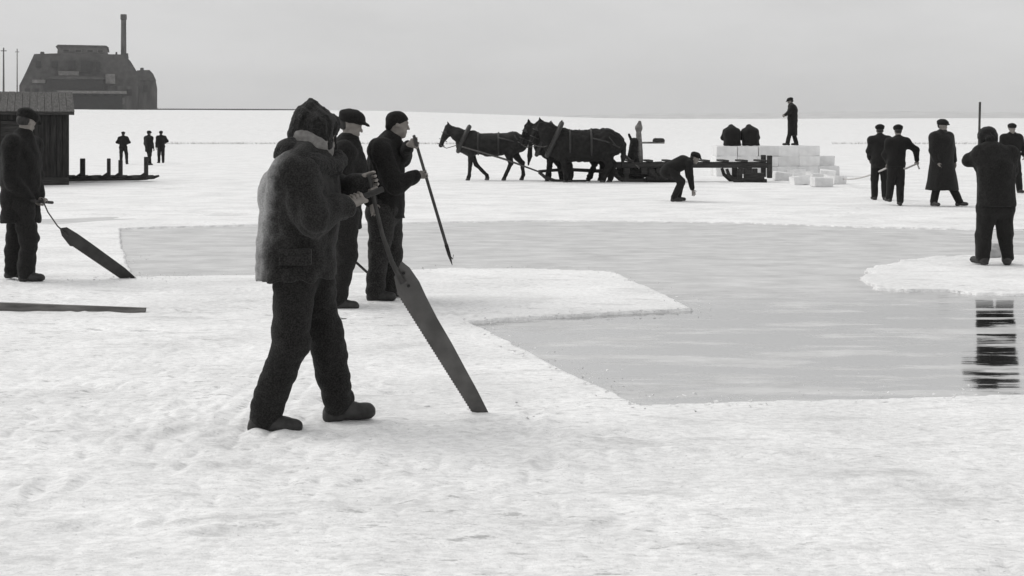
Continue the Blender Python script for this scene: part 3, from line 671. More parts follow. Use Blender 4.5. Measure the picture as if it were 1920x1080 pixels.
    m = MB(); m.tube([V(.35, -.31 * bulk, 1.4), V(.8, -.36 * bulk, 1.3), V(1.2, -.27 * bulk, 1.12), V(1.36, 0, 1.08), V(1.2, .27 * bulk, 1.12), V(.8, .36 * bulk, 1.3)], .025, 6)
    m.tube([V(.85, -.1, 1.60), V(.9, -.34 * bulk, 1.42), V(1.15, -.30 * bulk, 1.12)], .02, 6); m.build('breeching', M_LEATHER, r, True)
    m = MB(); ex = unit(np.cross(fd, Y))
    for t in (.2, .42, .58):
        c_ = poll + fd * t * 1.05; rr_ = .125 - .06 * t + .02
        m.tube([c_ + (ex * math.cos(a) * 1.1 + Y * math.sin(a)) * rr_ for a in np.linspace(0, 2 * math.pi, 15)], .012, 5, caps=False)
    for sg in (1, -1):
        m.tube([poll + V(0, .10 * sg, .02), poll + fd * .3 + V(0, .10 * sg, 0), muz - fd * .08 + V(0, .08 * sg, 0)], .012, 5)
        c_ = poll + fd * .17 + V(-.03, .125 * sg, .01); m.box(c_, (.05, .006, .045), bev=.004)
    m.build('bridle', M_LEATHER, r, True)
    m = MB(); m.tube([muz + V(.02, -.07, .03), muz + V(.2, -.1, -.06), V(-1.15, -.2, 1.12), V(-.9, -.28, 1.2)], .014, 6); m.build('rein', M_STRAP, r, True)
    return r, loc
hA, lA = horse(915, 338, gd(338), 'lead horse of the team, head stretched out to the left', seed=3, bulk=1.03, headup=-.15)
hB, lB = horse(1087, 342, gd(342), 'nearer horse of the shaggy pair behind the lead horse', bulk=1.30, headup=.45, mtl=M_HORSE2, seed=5,
               legs=dict(FN=(-.50, -.42), FF=(-.30, -.28), HN=(.78, .74), HF=(.95, .98)))
hC, lC = horse(1066, 339.5, gd(342) + .98, 'farther horse of the shaggy pair, mostly hidden by its mate', bulk=1.28, headup=.15, mtl=M_HORSE2, seed=6,
               legs=dict(FN=(-.62, -.66), FF=(-.3, -.2), HN=(.7, .66), HF=(1.0, 1.06)))
for sg in (-1, 1):       # traces of the lead horse
    m = MB(); dl = gd(338)
    e_ = at(1016, 324, dl - .3 + .45 * sg) - lA
    m.tube([V(-.86, .34 * sg, 1.12), V(-.2, .38 * sg, .93), V(.6, .4 * sg, .68), e_], .028, 6); m.build('trace', M_STRAP, hA, True)

# ------------------------------------------------------------------ sled with its team gear
dS2 = 41.2; sS = F / dS2
def qs(px, py, y=0.0): return V((px - 1300) / sS, y, (HOR + CAM_H * sS - py) / sS)
sl = empty('bob_sled', V((1300 - 960) / F * dS2, dS2, 0)); tag(sl, 'long low dark wooden sled with tall front post, harnessed behind the horses', 'sled')
gy = HOR + CAM_H * sS
for y in (-.5, .5):
    m = MB(); a, b = qs(1150, 312, y), qs(1440, 306, y); m.box((a + b) / 2, (abs(b - a)[0] / 2, .05, .085), bev=.012); m.build('side_beam', M_WOOD, sl)
for px in np.linspace(1180, 1425, 8):
    m = MB(); c_ = qs(px, 301); m.box(c_, (.1, .62, .03), bev=.01); m.build('deck_board', M_WOOD, sl)
for y in (-.48, .48):
    for (a0, a1, nose) in ((1160, 1262, 1), (1368, 1432, 0)):
        m = MB(); pts = [qs(a1, 338, y), qs((a0 + a1) / 2, 339, y), qs(a0 + 6, 338, y), qs(a0 - 6, 328, y), qs(a0 - 10, 316, y)]
        m.tube(pts, [.06, .075, .075, .06, .05], 8); m.build('runner', M_WOOD, sl, True)
    for px in (1172, 1240, 1382, 1410):
        m = MB(); m.box((qs(px, 338, y) + qs(px, 315, y)) / 2, (.08, .06, .2), bev=.012); m.build('knee_post', M_WOOD, sl)
for px in (1172, 1205, 1240, 1396):
    m = MB(); m.box(qs(px, 320), (.1, .6, .1), bev=.015); m.build('bunk', M_WOOD, sl)
m = MB(); m.box(qs(1437, 312, -.5), (.075, .07, .36), bev=.015); m.build('tail_stake', M_WOOD, sl)
m = MB(); m.box(qs(1437, 312, .5), (.075, .07, .36), bev=.015); m.build('tail_stake', M_WOOD, sl)
m = MB(); m.box((qs(1414, 330, -.52) + qs(1402, 330, -.52)) / 2, (.33, .03, .12), bev=.01); m.build('brake_board', M_WOOD, sl)
m = MB(); m.tube([qs(1199, 318, -.1), qs(1199, 285, -.1), qs(1197, 252, -.1), qs(1197, 246, -.1)], [.11, .10, .09, .075], 10); m.build('front_post', M_WOODG, sl, True)
implicit('post_head', [cap(qs(1197, 250, -.1), qs(1197, 240, -.1), .07, .115), cap(qs(1197, 240, -.1), qs(1199, 229, -.1), .11, .05)], .02, M_WOODG, sl, [(.01, 25, (1, 1, 1))])
m = MB(); m.box((qs(1200, 267, -.1) + qs(1243, 268, -.1)) / 2, (.4, .10, .03), bev=.01); m.build('arm_board', M_WOODG, sl)
implicit('arm_pad', [cap(qs(1228, 264, -.1), qs(1241, 264, -.1), .085, .08, sq=(Y3, 1.4))], .02, M_WOOD, sl, [(.01, 30, (1, 1, 1))])
implicit('hanging_sack', [cap(qs(1188, 266, -.25), qs(1184, 294, -.25), .13, .15, sq=(Y3, 1.3)), cap(qs(1178, 252, -.25), qs(1186, 270, -.25), .03, .06), cap(qs(1186, 290, -.25), qs(1196, 318, -.2), .12, .1)], .02, M_BLACK, sl, [(.012, 22, (1, 1, 1))])
implicit('canvas_bundle', [cap(qs(1165, 322, -.2), qs(1262, 320, -.2), *[.17, .19], sq=(Y3, 1.7)), cap(qs(1215, 313, -.1), qs(1250, 312, -.1), .14, .12, sq=(Y3, 1.5))], .02, M_BLACK, sl, [(.03, 8, (1, 1, 1)), (.014, 20, (1, 1, 1))], seed=9)
for k_ in range(3):
    implicit('coiled_chain', [cap(qs(1218 + 14 * k_, 322, -.55), qs(1228 + 14 * k_, 332, -.58), .13, .10), cap(qs(1212 + 12 * k_, 334, -.55), qs(1235 + 12 * k_, 336, -.5), .09, .08)], .022, M_IRON, sl, [(.02, 35, (1, 1, 1))], seed=k_)
m = MB(); m.tube([qs(1148, 322, .05), qs(1060, 318, .25), qs(1010, 322, .35)], [.06, .055, .045], 8); m.build('draught_pole', M_WOOD, sl, True)
m = MB(); m.tube([qs(1012, 322, -.35), qs(1016, 325, .9)], .05, 8); m.build('swingletree', M_WOOD, sl, True)
m = MB(); m.tube([qs(1010, 322, -.3), qs(1022, 332, -.32), qs(1040, 338, -.35), qs(1062, 339, -.36), qs(1098, 338, -.36)], [.05, .055, .05, .045, .03], 8); m.build('drag_runner', M_WOOD, sl, True)
for y in (-.55, .55):
    m = MB(); m.tube([qs(1165, 285, y * .8), qs(1180, 300, y * .9), qs(1196, 315, y)], .03, 6); m.build('trace_strap', M_STRAP, sl, True)

# low sledge beside the shed
dL = gd(341); sL = F / dL
def ql(px, py, y=0.0): return V((px - 210) / sL, y, (341 - py) / sL)
ls = empty('low_sledge', V((210 - 960) / F * dL, dL, 0)); tag(ls, 'flat low sledge with four upright stakes lying beside the shed', 'sledge')
for y in (-.02, .75):
    m = MB(); m.tube([ql(100, 336, y), ql(135, 336, y), ql(260, 335, y), ql(276, 334, y), ql(286, 331, y)], [.075, .08, .075, .07, .04], 8, flat=.8); m.build('runner', M_WOOD, ls, True)
for px in np.linspace(118, 268, 7):
    m = MB(); m.box(ql(px, 331, .36), (.11, .48, .025), bev=.008); m.build('slat', M_WOOD, ls)
for px, tp, w_ in ((155, 297, .075), (204, 297, .05), (226, 300, .06), (274, 294, .06)):
    m = MB(); m.box((ql(px, tp) + ql(px, 334)) / 2, (w_, .05, (334 - tp) / sL / 2), bev=.012)
    b0 = ql(px, 334); m.add([b0 + V(-.32, -.03, 0), b0 + V(0, -.03, 0), b0 + V(0, -.03, .22), b0 + V(-.32, .03, 0), b0 + V(0, .03, 0), b0 + V(0, .03, .22)], [(0, 1, 2), (5, 4, 3), (0, 3, 4, 1), (1, 4, 5, 2), (2, 5, 3, 0)])
    m.build('stake', M_WOOD, ls)

# ------------------------------------------------------------------ ice blocks
def ice_block_mesh(sd):
    rr = np.random.default_rng(sd); m = MB(); m.box((0, 0, 0), (.3675, .325, .1825), bev=.013)
    v = np.array(m.v); v += rr.normal(0, .012, v.shape); m.v = [tuple(x) for x in v]
    o = m.build('ice_block', M_ICEBLK); me = o.data; bpy.data.objects.remove(o); return me
nt = M_ICEBLK.node_tree; b_ = nt.nodes['Principled BSDF']; old = b_.inputs['Base Color'].links[0].from_socket     # each block its own clearness
oi_ = nd(nt, 'ShaderNodeObjectInfo'); rr0 = ramp(nt, [(0, .84), (.5, .97), (1, 1.0)]); nt.links.new(oi_.outputs['Random'], rr0.inputs[0])
mi_ = nd(nt, 'ShaderNodeMix', data_type='RGBA', blend_type='MULTIPLY'); mi_.inputs[0].default_value = 1; nt.links.new(old, mi_.inputs[6]); nt.links.new(rr0.outputs[0], mi_.inputs[7]); nt.links.new(mi_.outputs[2], b_.inputs['Base Color'])
BM = [ice_block_mesh(i) for i in range(7)]
def ice_block(p, rz, label, group, tilt=(0, 0), sc=1.0):
    o = bpy.data.objects.new('ice_block', BM[random.randrange(7)]); COL.objects.link(o)
    o.location = tuple(map(float, p)); o.rotation_euler = (tilt[0], tilt[1], rz); o.scale = (sc, sc, sc)
    return tag(o, label, 'ice block', group)
lay = ('snow covered ice block in the bottom layer of the big stack behind the sled', 'snow covered ice block in the middle layer of the big stack behind the sled', 'snow covered ice block in the top layer of the big stack behind the sled')
for L_ in range(3):
    for r_ in range(2):
        for k_ in range(6):
            x = (1338 - 960) / F * dS + .36 + .735 * k_ + random.uniform(-.012, .012) + .02 * L_
            if k_ == 5 and (L_ == 2 or (r_ == 0 and L_ == 1)): continue
            ice_block(V(x, dS - .35 + .66 * r_ + random.uniform(-.015, .015), .178 + .366 * L_), random.uniform(-.05, .05), lay[L_], 'ice blocks of the %s layer of the stack' % ('bottom', 'middle', 'top')[L_])
loose = [(1466, 338, .0, .1), (1500, 346, .1, -.1), (1530, 340, .25, .12), (1552, 333, -.2, .1), (1493, 331, .4, .0), (1540, 350, .1, .05), (1566, 345, .5, .1), (1517, 329, .2, .18), (1478, 330, .3, .2), (1556, 326, -.4, -.2), (1540, 322, .7, .25), (1508, 338, -.5, -.15), (1460, 329, -.2, .1)]
for (px, py, rz, tl) in loose:
    dd = gd(py); ice_block(V((px - 960) / F * dd, dd, .13), rz, 'loose white ice block lying in front of the right end of the stack', 'loose ice blocks before the stack', (tl * .5, tl), .72)
# rope from the loose blocks to the two men
ra = at(1566, 333, gd(338)); rb = loc7 + V(-rope_end[1], rope_end[0], rope_end[2])
rm = loc7 + V(-p7['handL'][0][1], p7['handL'][0][0], p7['handL'][0][2])
m = MB(); pts = []
for t in np.linspace(0, 1, 14): pts.append(ra * (1 - t) + rm * t - V(0, 0, .28 * 4 * t * (1 - t) * .5))
pts += [rm * .5 + rb * .5 - V(0, .25, .06), rb, rb + V(.05, 0, -.12)]
m.tube(pts, .02, 6); ob = m.build('rope', M_ROPE, None, True); tag(ob, 'pale rope stretched from the loose ice blocks to the two hauling men', 'rope')
# small lump on the slab
ob = implicit('ice_chunk', [ell(V(0, 0, .08), V(.11, .1, .1)), ell(V(.05, .03, .12), V(.06, .06, .07))], .015, mat('grey_ice_lump', g(.3, 0), g(.45, 0), rough=.5, scale=12), None, [(.015, 30, (1, 1, 1))])
ob.location = tuple(V((1861 - 960) / F * 16.0, 16.0, -.02)); tag(ob, 'small grey ice lump on the slab seen between the legs of the man', 'ice chunk')

# ------------------------------------------------------------------ shed
dH = 39.0
def qh(px, py): return V((px - 960) / F * dH, 0, CAM_H - (py - HOR) / F * dH)
xr0 = qh(128, 0)[0]; xr = 0.0; xl = xr - 5.2; ze = qh(0, 208)[2]; dep = 5.2
sh = empty('shed', V(xr0, dH, 0), R(20.3)); tag(sh, 'dark plank shed with pale low roof standing on the ice at the left', 'shed')
M_PLANK = mat('shed_planks', g(.008), g(.030), rough=.9, scale=5, bump=.6, bscale=14, bdist=.02, stretch=(4, 4, .5))
m = MB(); nb = 30; bw = (xr - xl) / nb
dx0, dx1 = xl + 3.25, xl + 4.1
for i in range(nb):
    x0 = xl + i * bw; xm = x0 + bw / 2
    if dx0 < xm < dx1: m.box((xm, .012 * (i % 2), (1.95 + ze) / 2), (bw / 2 - .006, .02, (ze - 1.95) / 2), bev=.004)
    else: m.box((xm, .012 * (i % 3), ze / 2), (bw / 2 - .006, .02, ze / 2), bev=.004)
m.build('front_wall', M_PLANK, sh)
ns = 30; sw = (dep - .06) / ns; zr = CAM_H + (HOR - 175) / F * (dH + 2.6)
def roofz(y): return ze + (zr - ze) * (1 - abs(y - dep / 2) / (dep / 2))
for sidex in (xl, xr):
    m = MB()
    for i in range(ns):
        y0 = .05 + i * sw; h_ = roofz(y0 + sw / 2) - .07
        m.box((sidex + .008 * (i % 2), y0 + sw / 2, h_ / 2), (.02, sw / 2 - .005, h_ / 2), bev=.004)
    m.build('side_wall', M_PLANK, sh)
m = MB(); m.box(((xl + xr) / 2, dep, ze / 2), ((xr - xl) / 2, .02, ze / 2)); m.build('back_wall', M_PLANK, sh)
m = MB(); m.box(((xl + xr) / 2, .05, .07), ((xr - xl) / 2 + .02, .12, .14), bev=.02); m.build('sill_beam', M_WOOD, sh)
m = MB(); m.box(((dx0 + dx1) / 2, .045, .98), ((dx1 - dx0) / 2 - .01, .025, .95), bev=.006)
for zz in (.4, 1.6): m.box(((dx0 + dx1) / 2, .008, zz), ((dx1 - dx0) / 2 - .05, .012, .06), bev=.004)
dr = m.build('door', M_WOOD, sh); m = MB(); m.tube([V(dx0 + .1, -.02, 1.0), V(dx0 + .1, -.05, 1.03), V(dx0 + .1, -.05, 1.15), V(dx0 + .1, -.02, 1.18)], .012, 6); m.build('handle', M_IRON, dr)
M_ROOF = mat('grey_roof_boards', g(.035), g(.10), rough=.9, scale=7, bump=.5, bscale=20, bdist=.02, stretch=(3, .5, 1))
m = MB(); nrf = 26; rw = (xr - xl + .36) / nrf
for i in range(nrf):
    for sg in (0, 1):
        ya, yb = (-.22, dep / 2) if sg == 0 else (dep + .22, dep / 2)
        za = ze - (zr - ze) * .22 / (dep / 2) + .02
        a, b = V(0, ya, za), V(0, yb, zr + .02); mid = (a + b) / 2; ang = math.atan2(b[2] - a[2], b[1] - a[1])
        Mx = np.array([[1, 0, 0], [0, math.cos(ang), -math.sin(ang)], [0, math.sin(ang), math.cos(ang)]])
        m.box(mid + V(xl - .18 + (i + .5) * rw, 0, .004 * (i % 2)), (rw / 2 - .004, np.linalg.norm(b - a) / 2, .014), Mx, bev=.004)
rf = m.build('roof', M_ROOF, sh)
m = MB(); m.box(((xl + xr) / 2, -.19, ze - .07), ((xr - xl) / 2 + .17, .012, .055), bev=.006); m.build('eaves_board', M_WOOD, rf)

# ------------------------------------------------------------------ far ice house, stacks, shore
YB = 500.0; zb = CAM_H + (HOR - 208) / F * YB
def qb(px, py): return V((px - 960) / F * YB, 0, CAM_H - (py - HOR) / F * YB)
def qi(px, py): return V((px - 295) / F * YB * .935, 0, CAM_H - (py - HOR) / F * YB)
def poly(*pp): return [(qi(*p)[0], qi(*p)[2]) for p in pp]
M_FARW = mat('soot_dark_boarding', g(.015), g(.10), rough=.9, scale=.5, detail=10, bump=.2, bscale=2, stretch=(1, 1, .25), p0=.3, p1=.7)
M_FARR = mat('soot_dark_roofing', g(.030), g(.075), rough=.9, scale=.6, detail=10, bump=.2, bscale=2)
M_FARD = mat('dark_opening', g(.010), g(.025), rough=.8, scale=1)
M_FARP = mat('pale_boarding', g(.11), g(.2), rough=.9, scale=.8, detail=8)
ih = empty('ice_house', V(qb(295, 0)[0], YB, 0), R(17)); tag(ih, 'huge dark ice house with stepped roofs and galleries on the far shore', 'ice house')
m = MB(); m.prism(poly((36, 208), (36, 162), (258, 162), (258, 208)), 0, 38); m.build('main_wall', M_FARW, ih)
m = MB(); m.prism(poly((36, 162.5), (48, 138), (63, 105), (104, 103), (232, 103), (244, 116), (259, 140), (259, 162.5)), .6, 37.4); m.build('main_roof', M_FARR, ih)
m = MB(); m.prism(poly((104, 116), (106, 90), (198, 90), (204, 116)), 3, 33); ct = m.build('clerestory', mat('mid_grey_boarding', g(.07), g(.14), rough=.9, scale=.6, detail=9), ih)
m = MB(); m.prism(poly((102, 90.2), (106, 86.5), (197, 86.5), (202, 90.2)), 2.2, 34); m.build('clerestory_roof', M_FARR, ct)
m = MB(); m.prism(poly((258.3, 208), (258.3, 150), (292, 150), (295, 165), (295, 208)), 2, 30); wg = m.build('east_wing', M_FARW, ih)
m = MB(); m.prism(poly((252, 150), (256, 132), (280, 131), (287, 138), (293, 151)), 1.4, 30.6); m.build('wing_roof', M_FARR, wg)
m = MB(); m.prism(poly((88, 171), (88, 151), (192, 151), (192, 171)), -4.0, .3); ga = m.build('gallery', M_FARD, ih)
m = MB(); m.prism(poly((84, 151), (96, 146), (186, 146), (196, 151)), -5.0, .5); m.build('gallery_roof', M_FARR, ga)
m = MB(); m.prism(poly((106, 177), (106, 172), (236, 172), (236, 177)), -5.2, .2); m.build('loading_ledge', M_FARP, ih)
m = MB(); m.prism(poly((112, 207), (112, 181), (228, 181), (228, 207)), -2.5, .2); m.build('loading_bay', M_FARD, ih)
for (x0, x1, y0, y1) in ((115, 128, 94, 100), (138, 151, 94, 100), (160, 173, 94, 100), (180, 192, 94, 100)):
    m = MB(); m.prism(poly((x0, y1), (x0, y0), (x1, y0), (x1, y1)), 2.7, 3.1); fr_ = m.build('window', M_FARP, ct)
    m = MB(); m.prism(poly((x0 + 1.5, y1 - 1), (x0 + 1.5, y0 + 1), (x1 - 1.5, y0 + 1), (x1 - 1.5, y1 - 1)), 2.5, 2.75); m.build('pane', M_FARD, fr_)
for (x0, x1, y0, y1) in ((72, 80, 99, 105), (214, 219, 97, 104), (229, 240, 99, 108), (262, 270, 126, 133)):
    m = MB(); m.prism(poly((x0, y1), (x0 + 1, y0), (x1 - 1, y0), (x1, y1)), 6, 11); m.build('roof_vent', M_FARR, ih)
for (x0, x1, y0, y1) in ((108, 146, 136, 144), (196, 214, 140, 158), (60, 84, 152, 158), (206, 232, 184, 196)):
    m = MB(); m.prism(poly((x0, y1), (x0, y0), (x1, y0), (x1, y1)), -1.1, .7); m.build('board_panel', M_FARP, ih)
for k_, (x0, x1, y0, y1) in enumerate(((66, 76, 118, 130), (96, 106, 118, 130), (126, 140, 116, 134), (150, 172, 116, 138), (178, 186, 118, 136), (236, 246, 168, 180), (46, 56, 168, 182), (64, 72, 168, 182), (268, 276, 160, 172))):
    m = MB(); m.prism(poly((x0, y1), (x0, y0), (x1, y0), (x1, y1)), -.5 if x0 < 258 else 1.2, .75 if x0 < 258 else 2.2); m.build('hatch', M_FARD, ih)
ch = empty('chimney', V(qb(223, 0)[0], YB + 6, zb)); tag(ch, 'tall slender dark chimney rising beside the far ice house', 'chimney')
hz_ = qb(0, 27)[2] - zb; sc_ = (YB + 6) / YB
m = MB(); m.tube([V(0, 0, -.5), V(0, 0, hz_ * .5), V(0, 0, hz_ * sc_)], [1.35, 1.12, .98], 14); m.build('shaft', M_FARW, ch, True)
m = MB(); m.tube([V(0, 0, hz_ * sc_ - 2.2), V(0, 0, hz_ * sc_ - 1.6), V(0, 0, hz_ * sc_ + .1)], [1.05, 1.25, 1.2], 14); m.build('crown', M_FARR, ch, True)
for px, py, rad, lab in ((22, 92, .42, 'thin left mast standing beyond the shed roof'), (47, 94, .3, 'thinner mast close to the left end of the far ice house')):
    o_ = V(qb(px, 0)[0], YB - 8, zb); r_ = empty('mast', o_); tag(r_, lab, 'mast', 'thin masts by the far ice house')
    hh = qb(0, py)[2] - zb
    m = MB(); m.tube([V(0, 0, -1), V(0, 0, hh)], [rad, rad * .6], 8); m.build('pole', M_FARP if px > 30 else M_FARR, r_, True)
    m = MB(); m.box((0, 0, hh - 1.2), (rad * 2.6, rad * .4, rad * .35)); m.build('cross_arm', M_FARR, r_)
# skyline fence
fn = empty('shore_fence', V(qb(295, 0)[0], YB - 14, zb)); tag(fn, 'low dark fence line along the far skyline right of the ice house', 'fence')
m = MB(); L_ = qb(585, 0)[0] - qb(295, 0)[0]
for i in range(60):
    m.box((L_ * (i + .5) / 60, 0, -.12 + .3), (L_ / 120 - .02, .05, .42 * (1 - .55 * i / 60)))
m.build('panel', M_FARR, fn)
m = MB()
for i in range(61): m.box((L_ * i / 60, .12, .1), (.1, .1, .75 - .3 * i / 60))
m.build('post', M_FARR, fn)

# ------------------------------------------------------------------ ground
def hash2(ix, iy, s):
    h = (ix.astype(np.int64) * 374761393 + iy.astype(np.int64) * 668265263 + s * 974634) & 0x7fffffff
    h = ((h ^ (h >> 13)) * 1274126177) & 0x7fffffff
    return ((h ^ (h >> 16)) & 0xffff) / 65535.0
def vnoise(x, y, s):
    ix, iy = np.floor(x), np.floor(y); fx, fy = x - ix, y - iy
    fx = fx * fx * fx * (fx * (fx * 6 - 15) + 10); fy = fy * fy * fy * (fy * (fy * 6 - 15) + 10)
    a, b, c, d = hash2(ix, iy, s), hash2(ix + 1, iy, s), hash2(ix, iy + 1, s), hash2(ix + 1, iy + 1, s)
    return (a * (1 - fx) + b * fx) * (1 - fy) + (c * (1 - fx) + d * fx) * fy - .5
def G(px, py):
    d = gd(py); return ((px - 960) / F * d, d)
pool = [G(*p) for p in ((226, 428), (300, 425.5), (480, 421), (700, 418), (1000, 413), (1200, 414), (1400, 417), (1600, 424), (1800, 429), (2100, 432), (2900, 440), (3300, 560), (2700, 700), (2250, 728), (1920, 736), (1700, 743), (1500, 748),
        (1330, 752), (1205, 757), (1130, 722), (1040, 680), (960, 640), (885, 602), (1000, 594), (1150, 585.5), (1306, 578), (1232, 543), (1150, 508), (1000, 502), (845, 501), (700, 508), (560, 513), (400, 515), (252, 517), (240, 490), (232, 465))]
slab = [G(*p) for p in ((1622, 522), (1640, 500), (1680, 486), (1760, 479), (1900, 476), (2080, 480), (2140, 510), (2080, 545), (1930, 550), (1850, 548), (1780, 543), (1700, 546), (1645, 540))]
def sdpoly(x, y, P):
    d = np.full(x.shape, 1e9); ins = np.zeros(x.shape, bool); n = len(P)
    for i in range(n):
        x0, y0 = P[i]; x1, y1 = P[(i + 1) % n]
        ex, ey = x1 - x0, y1 - y0; t = np.clip(((x - x0) * ex + (y - y0) * ey) / (ex * ex + ey * ey), 0, 1)
        d = np.minimum(d, np.hypot(x - x0 - t * ex, y - y0 - t * ey))
        c = ((y0 > y) != (y1 > y)) & (x < (x1 - x0) * (y - y0) / (y1 - y0 + 1e-12) + x0)
        ins ^= c
    return np.where(ins, -d, d)
def smooth(a, b, x):
    t = np.clip((x - a) / (b - a), 0, 1); return t * t * (3 - 2 * t)
rows = [-60, -30, -15, -8, -4, -1, 1, 2.4, 3.3]
while rows[-1] < 70: rows.append(rows[-1] + max(.012, .0042 * rows[-1]))
while rows[-1] < 1400: rows.append(rows[-1] * 1.025)
rows = np.array(rows)
cu = np.concatenate([np.linspace(-4, -.62, 26)[:-1], np.linspace(-.62, -.46, 24)[:-1], np.linspace(-.46, .46, 760), np.linspace(.46, .62, 24)[1:], np.linspace(.62, 4, 26)[1:]])
YY, UU = np.meshgrid(rows, cu, indexing='ij')
XX = UU * (np.maximum(YY, 2) + 1.0)
cell = np.maximum(.0042 * np.maximum(YY, 2.5), .0013 * (np.maximum(YY, 2) + 1))
cell = np.where(np.abs(UU) > .5, cell * 12, cell)
ZZ = np.zeros_like(XX)
wx = XX + 1.2 * vnoise(XX * .35, YY * .35, 90); wy = YY + 1.2 * vnoise(XX * .35, YY * .35, 91)
for i, (wl, amp, ani) in enumerate(((5.0, .035, .7), (2.1, .022, .6), (.9, .020, .55), (.42, .014, .6), (.19, .009, .8), (.09, .0045, 1.0), (.045, .0022, 1.0))):
    fade = np.clip((wl / cell - 2.0) / 2.0, 0, 1)
    ZZ += amp * fade * vnoise(wx / wl * ani, wy / wl, 17 + i)
# trodden patches: rougher where the crust is broken
rough_m = smooth(-.05, .25, vnoise(XX / 2.6, YY / 1.5, 60))
fade = np.clip((.12 / cell - 2) / 2, 0, 1)
ZZ += rough_m * fade * .022 * np.abs(vnoise(XX / .13, YY / .12, 61)) * 2 * (YY < 40)
rf_ = np.random.default_rng(44)
def dent(cx, cy, a, rx, ry, dep):
    i0, i1 = np.searchsorted(rows, [cy - max(rx, ry) * 2.2, cy + max(rx, ry) * 2.2])
    if i1 - i0 < 2: return
    k0 = (cx - 1) / (max(cy, 2) + 1.0)
    j0, j1 = np.searchsorted(cu, [(cx - rx * 3) / (cy + 1.0), (cx + rx * 3) / (cy + 1.0)])
    if j1 - j0 < 2: return
    dep *= .65
    S_ = (slice(i0, i1), slice(j0, j1)); dx, dy = XX[S_] - cx, YY[S_] - cy
    u = (dx * math.cos(a) + dy * math.sin(a)) / rx; v = (-dx * math.sin(a) + dy * math.cos(a)) / ry
    q_ = u * u + v * v
    ZZ[S_] += -dep * np.exp(-q_ ** 2) + dep * .45 * np.exp(-((np.sqrt(q_) - 1.45) / .28) ** 2)
def trail(x0, y0, x1, y1, n_):
    a = math.atan2(y1 - y0, x1 - x0)
    for i in range(n_):
        t = i / max(1, n_ - 1); sg = 1 if i % 2 else -1
        dent(x0 + (x1 - x0) * t - math.sin(a) * .11 * sg + rf_.normal(0, .04), y0 + (y1 - y0) * t + math.cos(a) * .11 * sg + rf_.normal(0, .04), a + rf_.normal(0, .15), .15, .06, .016 + .012 * rf_.uniform())
trail(-4.5, 6.2, -1.45, 6.6, 10); trail(-5, 7.6, -1.6, 6.75, 9); trail(-1.6, 9.2, -3.4, 10.4, 6); trail(-4.2, 12.2, -1.5, 11.6, 8); trail(.2, 6.6, 2.6, 5.2, 7); trail(-.6, 5.2, -2.6, 4.6, 5); trail(-5.6, 13.3, -4.0, 11.2, 6)
trail(6, 24, 9, 30, 12); trail(2, 26, 7, 27, 12)
for _ in range(70): dent(rf_.normal(-1.2, .9), rf_.normal(6.6, .7), rf_.uniform(0, 3.1), .14, .06, .014 * rf_.uniform(.4, 1.2))
for _ in range(60): dent(rf_.normal(-1.3, 1.0), rf_.normal(11.6, .8), rf_.uniform(0, 3.1), .14, .06, .016 * rf_.uniform(.4, 1.2))
for _ in range(50): dent(rf_.normal(-5.2, .7), rf_.normal(13.0, .8), rf_.uniform(0, 3.1), .14, .06, .016 * rf_.uniform(.4, 1.2))
near = (YY > 5.5) & (YY < 30)
sd = np.full(XX.shape, 9.0); sx, sy = XX[near], YY[near]
jit = .030 * vnoise(sx / .5, sy / .5, 70) + .022 * vnoise(sx / .16, sy / .16, 71)
s1 = sdpoly(sx, sy, pool) + jit
s2 = sdpoly(sx, sy, slab) + jit * 6
sd[near] = np.maximum(s1, -s2)
edge = smooth(-.03, .02, sd)                              # 0 in the water, 1 on the ice
flat = .35 + .65 * smooth(.0, .5, sd)
ZZ = (ZZ * flat - .004) * edge + (1 - edge) * (-.30)
# rising snowfield towards the far shore
crest = 10.15 - 3.2 * smooth(-83, 60, XX * 480 / np.maximum(YY, 1))
rise = smooth(165, 485, YY) ** 1.15
ZZ += np.where(YY > 150, rise * crest + np.where(YY > 150, 1, 0) * .7 * vnoise(XX / 40, YY / 18, 80) * smooth(165, 260, YY) * (1 - .9 * smooth(440, 480, YY)), 0)
ZZ -= smooth(640, 1400, YY) * 14
nr, nc = XX.shape
idx = np.arange(nr * nc).reshape(nr, nc)
Q = np.stack([idx[:-1, :-1], idx[:-1, 1:], idx[1:, 1:], idx[1:, :-1]], -1).reshape(-1, 4)

m = bpy.data.materials.new('snow_on_ice'); m.use_nodes = True; nt = m.node_tree; L = nt.links; b = nt.nodes['Principled BSDF']
tc = nd(nt, 'ShaderNodeTexCoord')
def noise(sc, det=5, stretch=(1, 1, 1), rot=0, rough=.55):
    mp = nd(nt, 'ShaderNodeMapping'); mp.inputs['Scale'].default_value = stretch; mp.inputs['Rotation'].default_value = (0, 0, rot); L.new(tc.outputs['Object'], mp.inputs['Vector'])
    n = nd(nt, 'ShaderNodeTexNoise'); n.inputs['Scale'].default_value = sc; n.inputs['Detail'].default_value = det; n.inputs['Roughness'].default_value = rough
    L.new(mp.outputs[0], n.inputs['Vector']); return n.outputs[0]
def mixc(fac, a, bcol, mode='MIX'):
    x = nd(nt, 'ShaderNodeMix', data_type='RGBA', blend_type=mode)
    if fac is not None and not np.isscalar(fac): L.new(fac, x.inputs[0])
    else: x.inputs[0].default_value = 1 if fac is None else fac
    for sck, val in ((x.inputs[6], a), (x.inputs[7], bcol)):
        if np.isscalar(val): sck.default_value = (val, val, val, 1)
        else: L.new(val, sck)
    return x.outputs[2]
r1_ = ramp(nt, [(.36, .80), (.60, .92)]); L.new(noise(1.1, 8, (.8, 1, 1)), r1_.inputs[0])
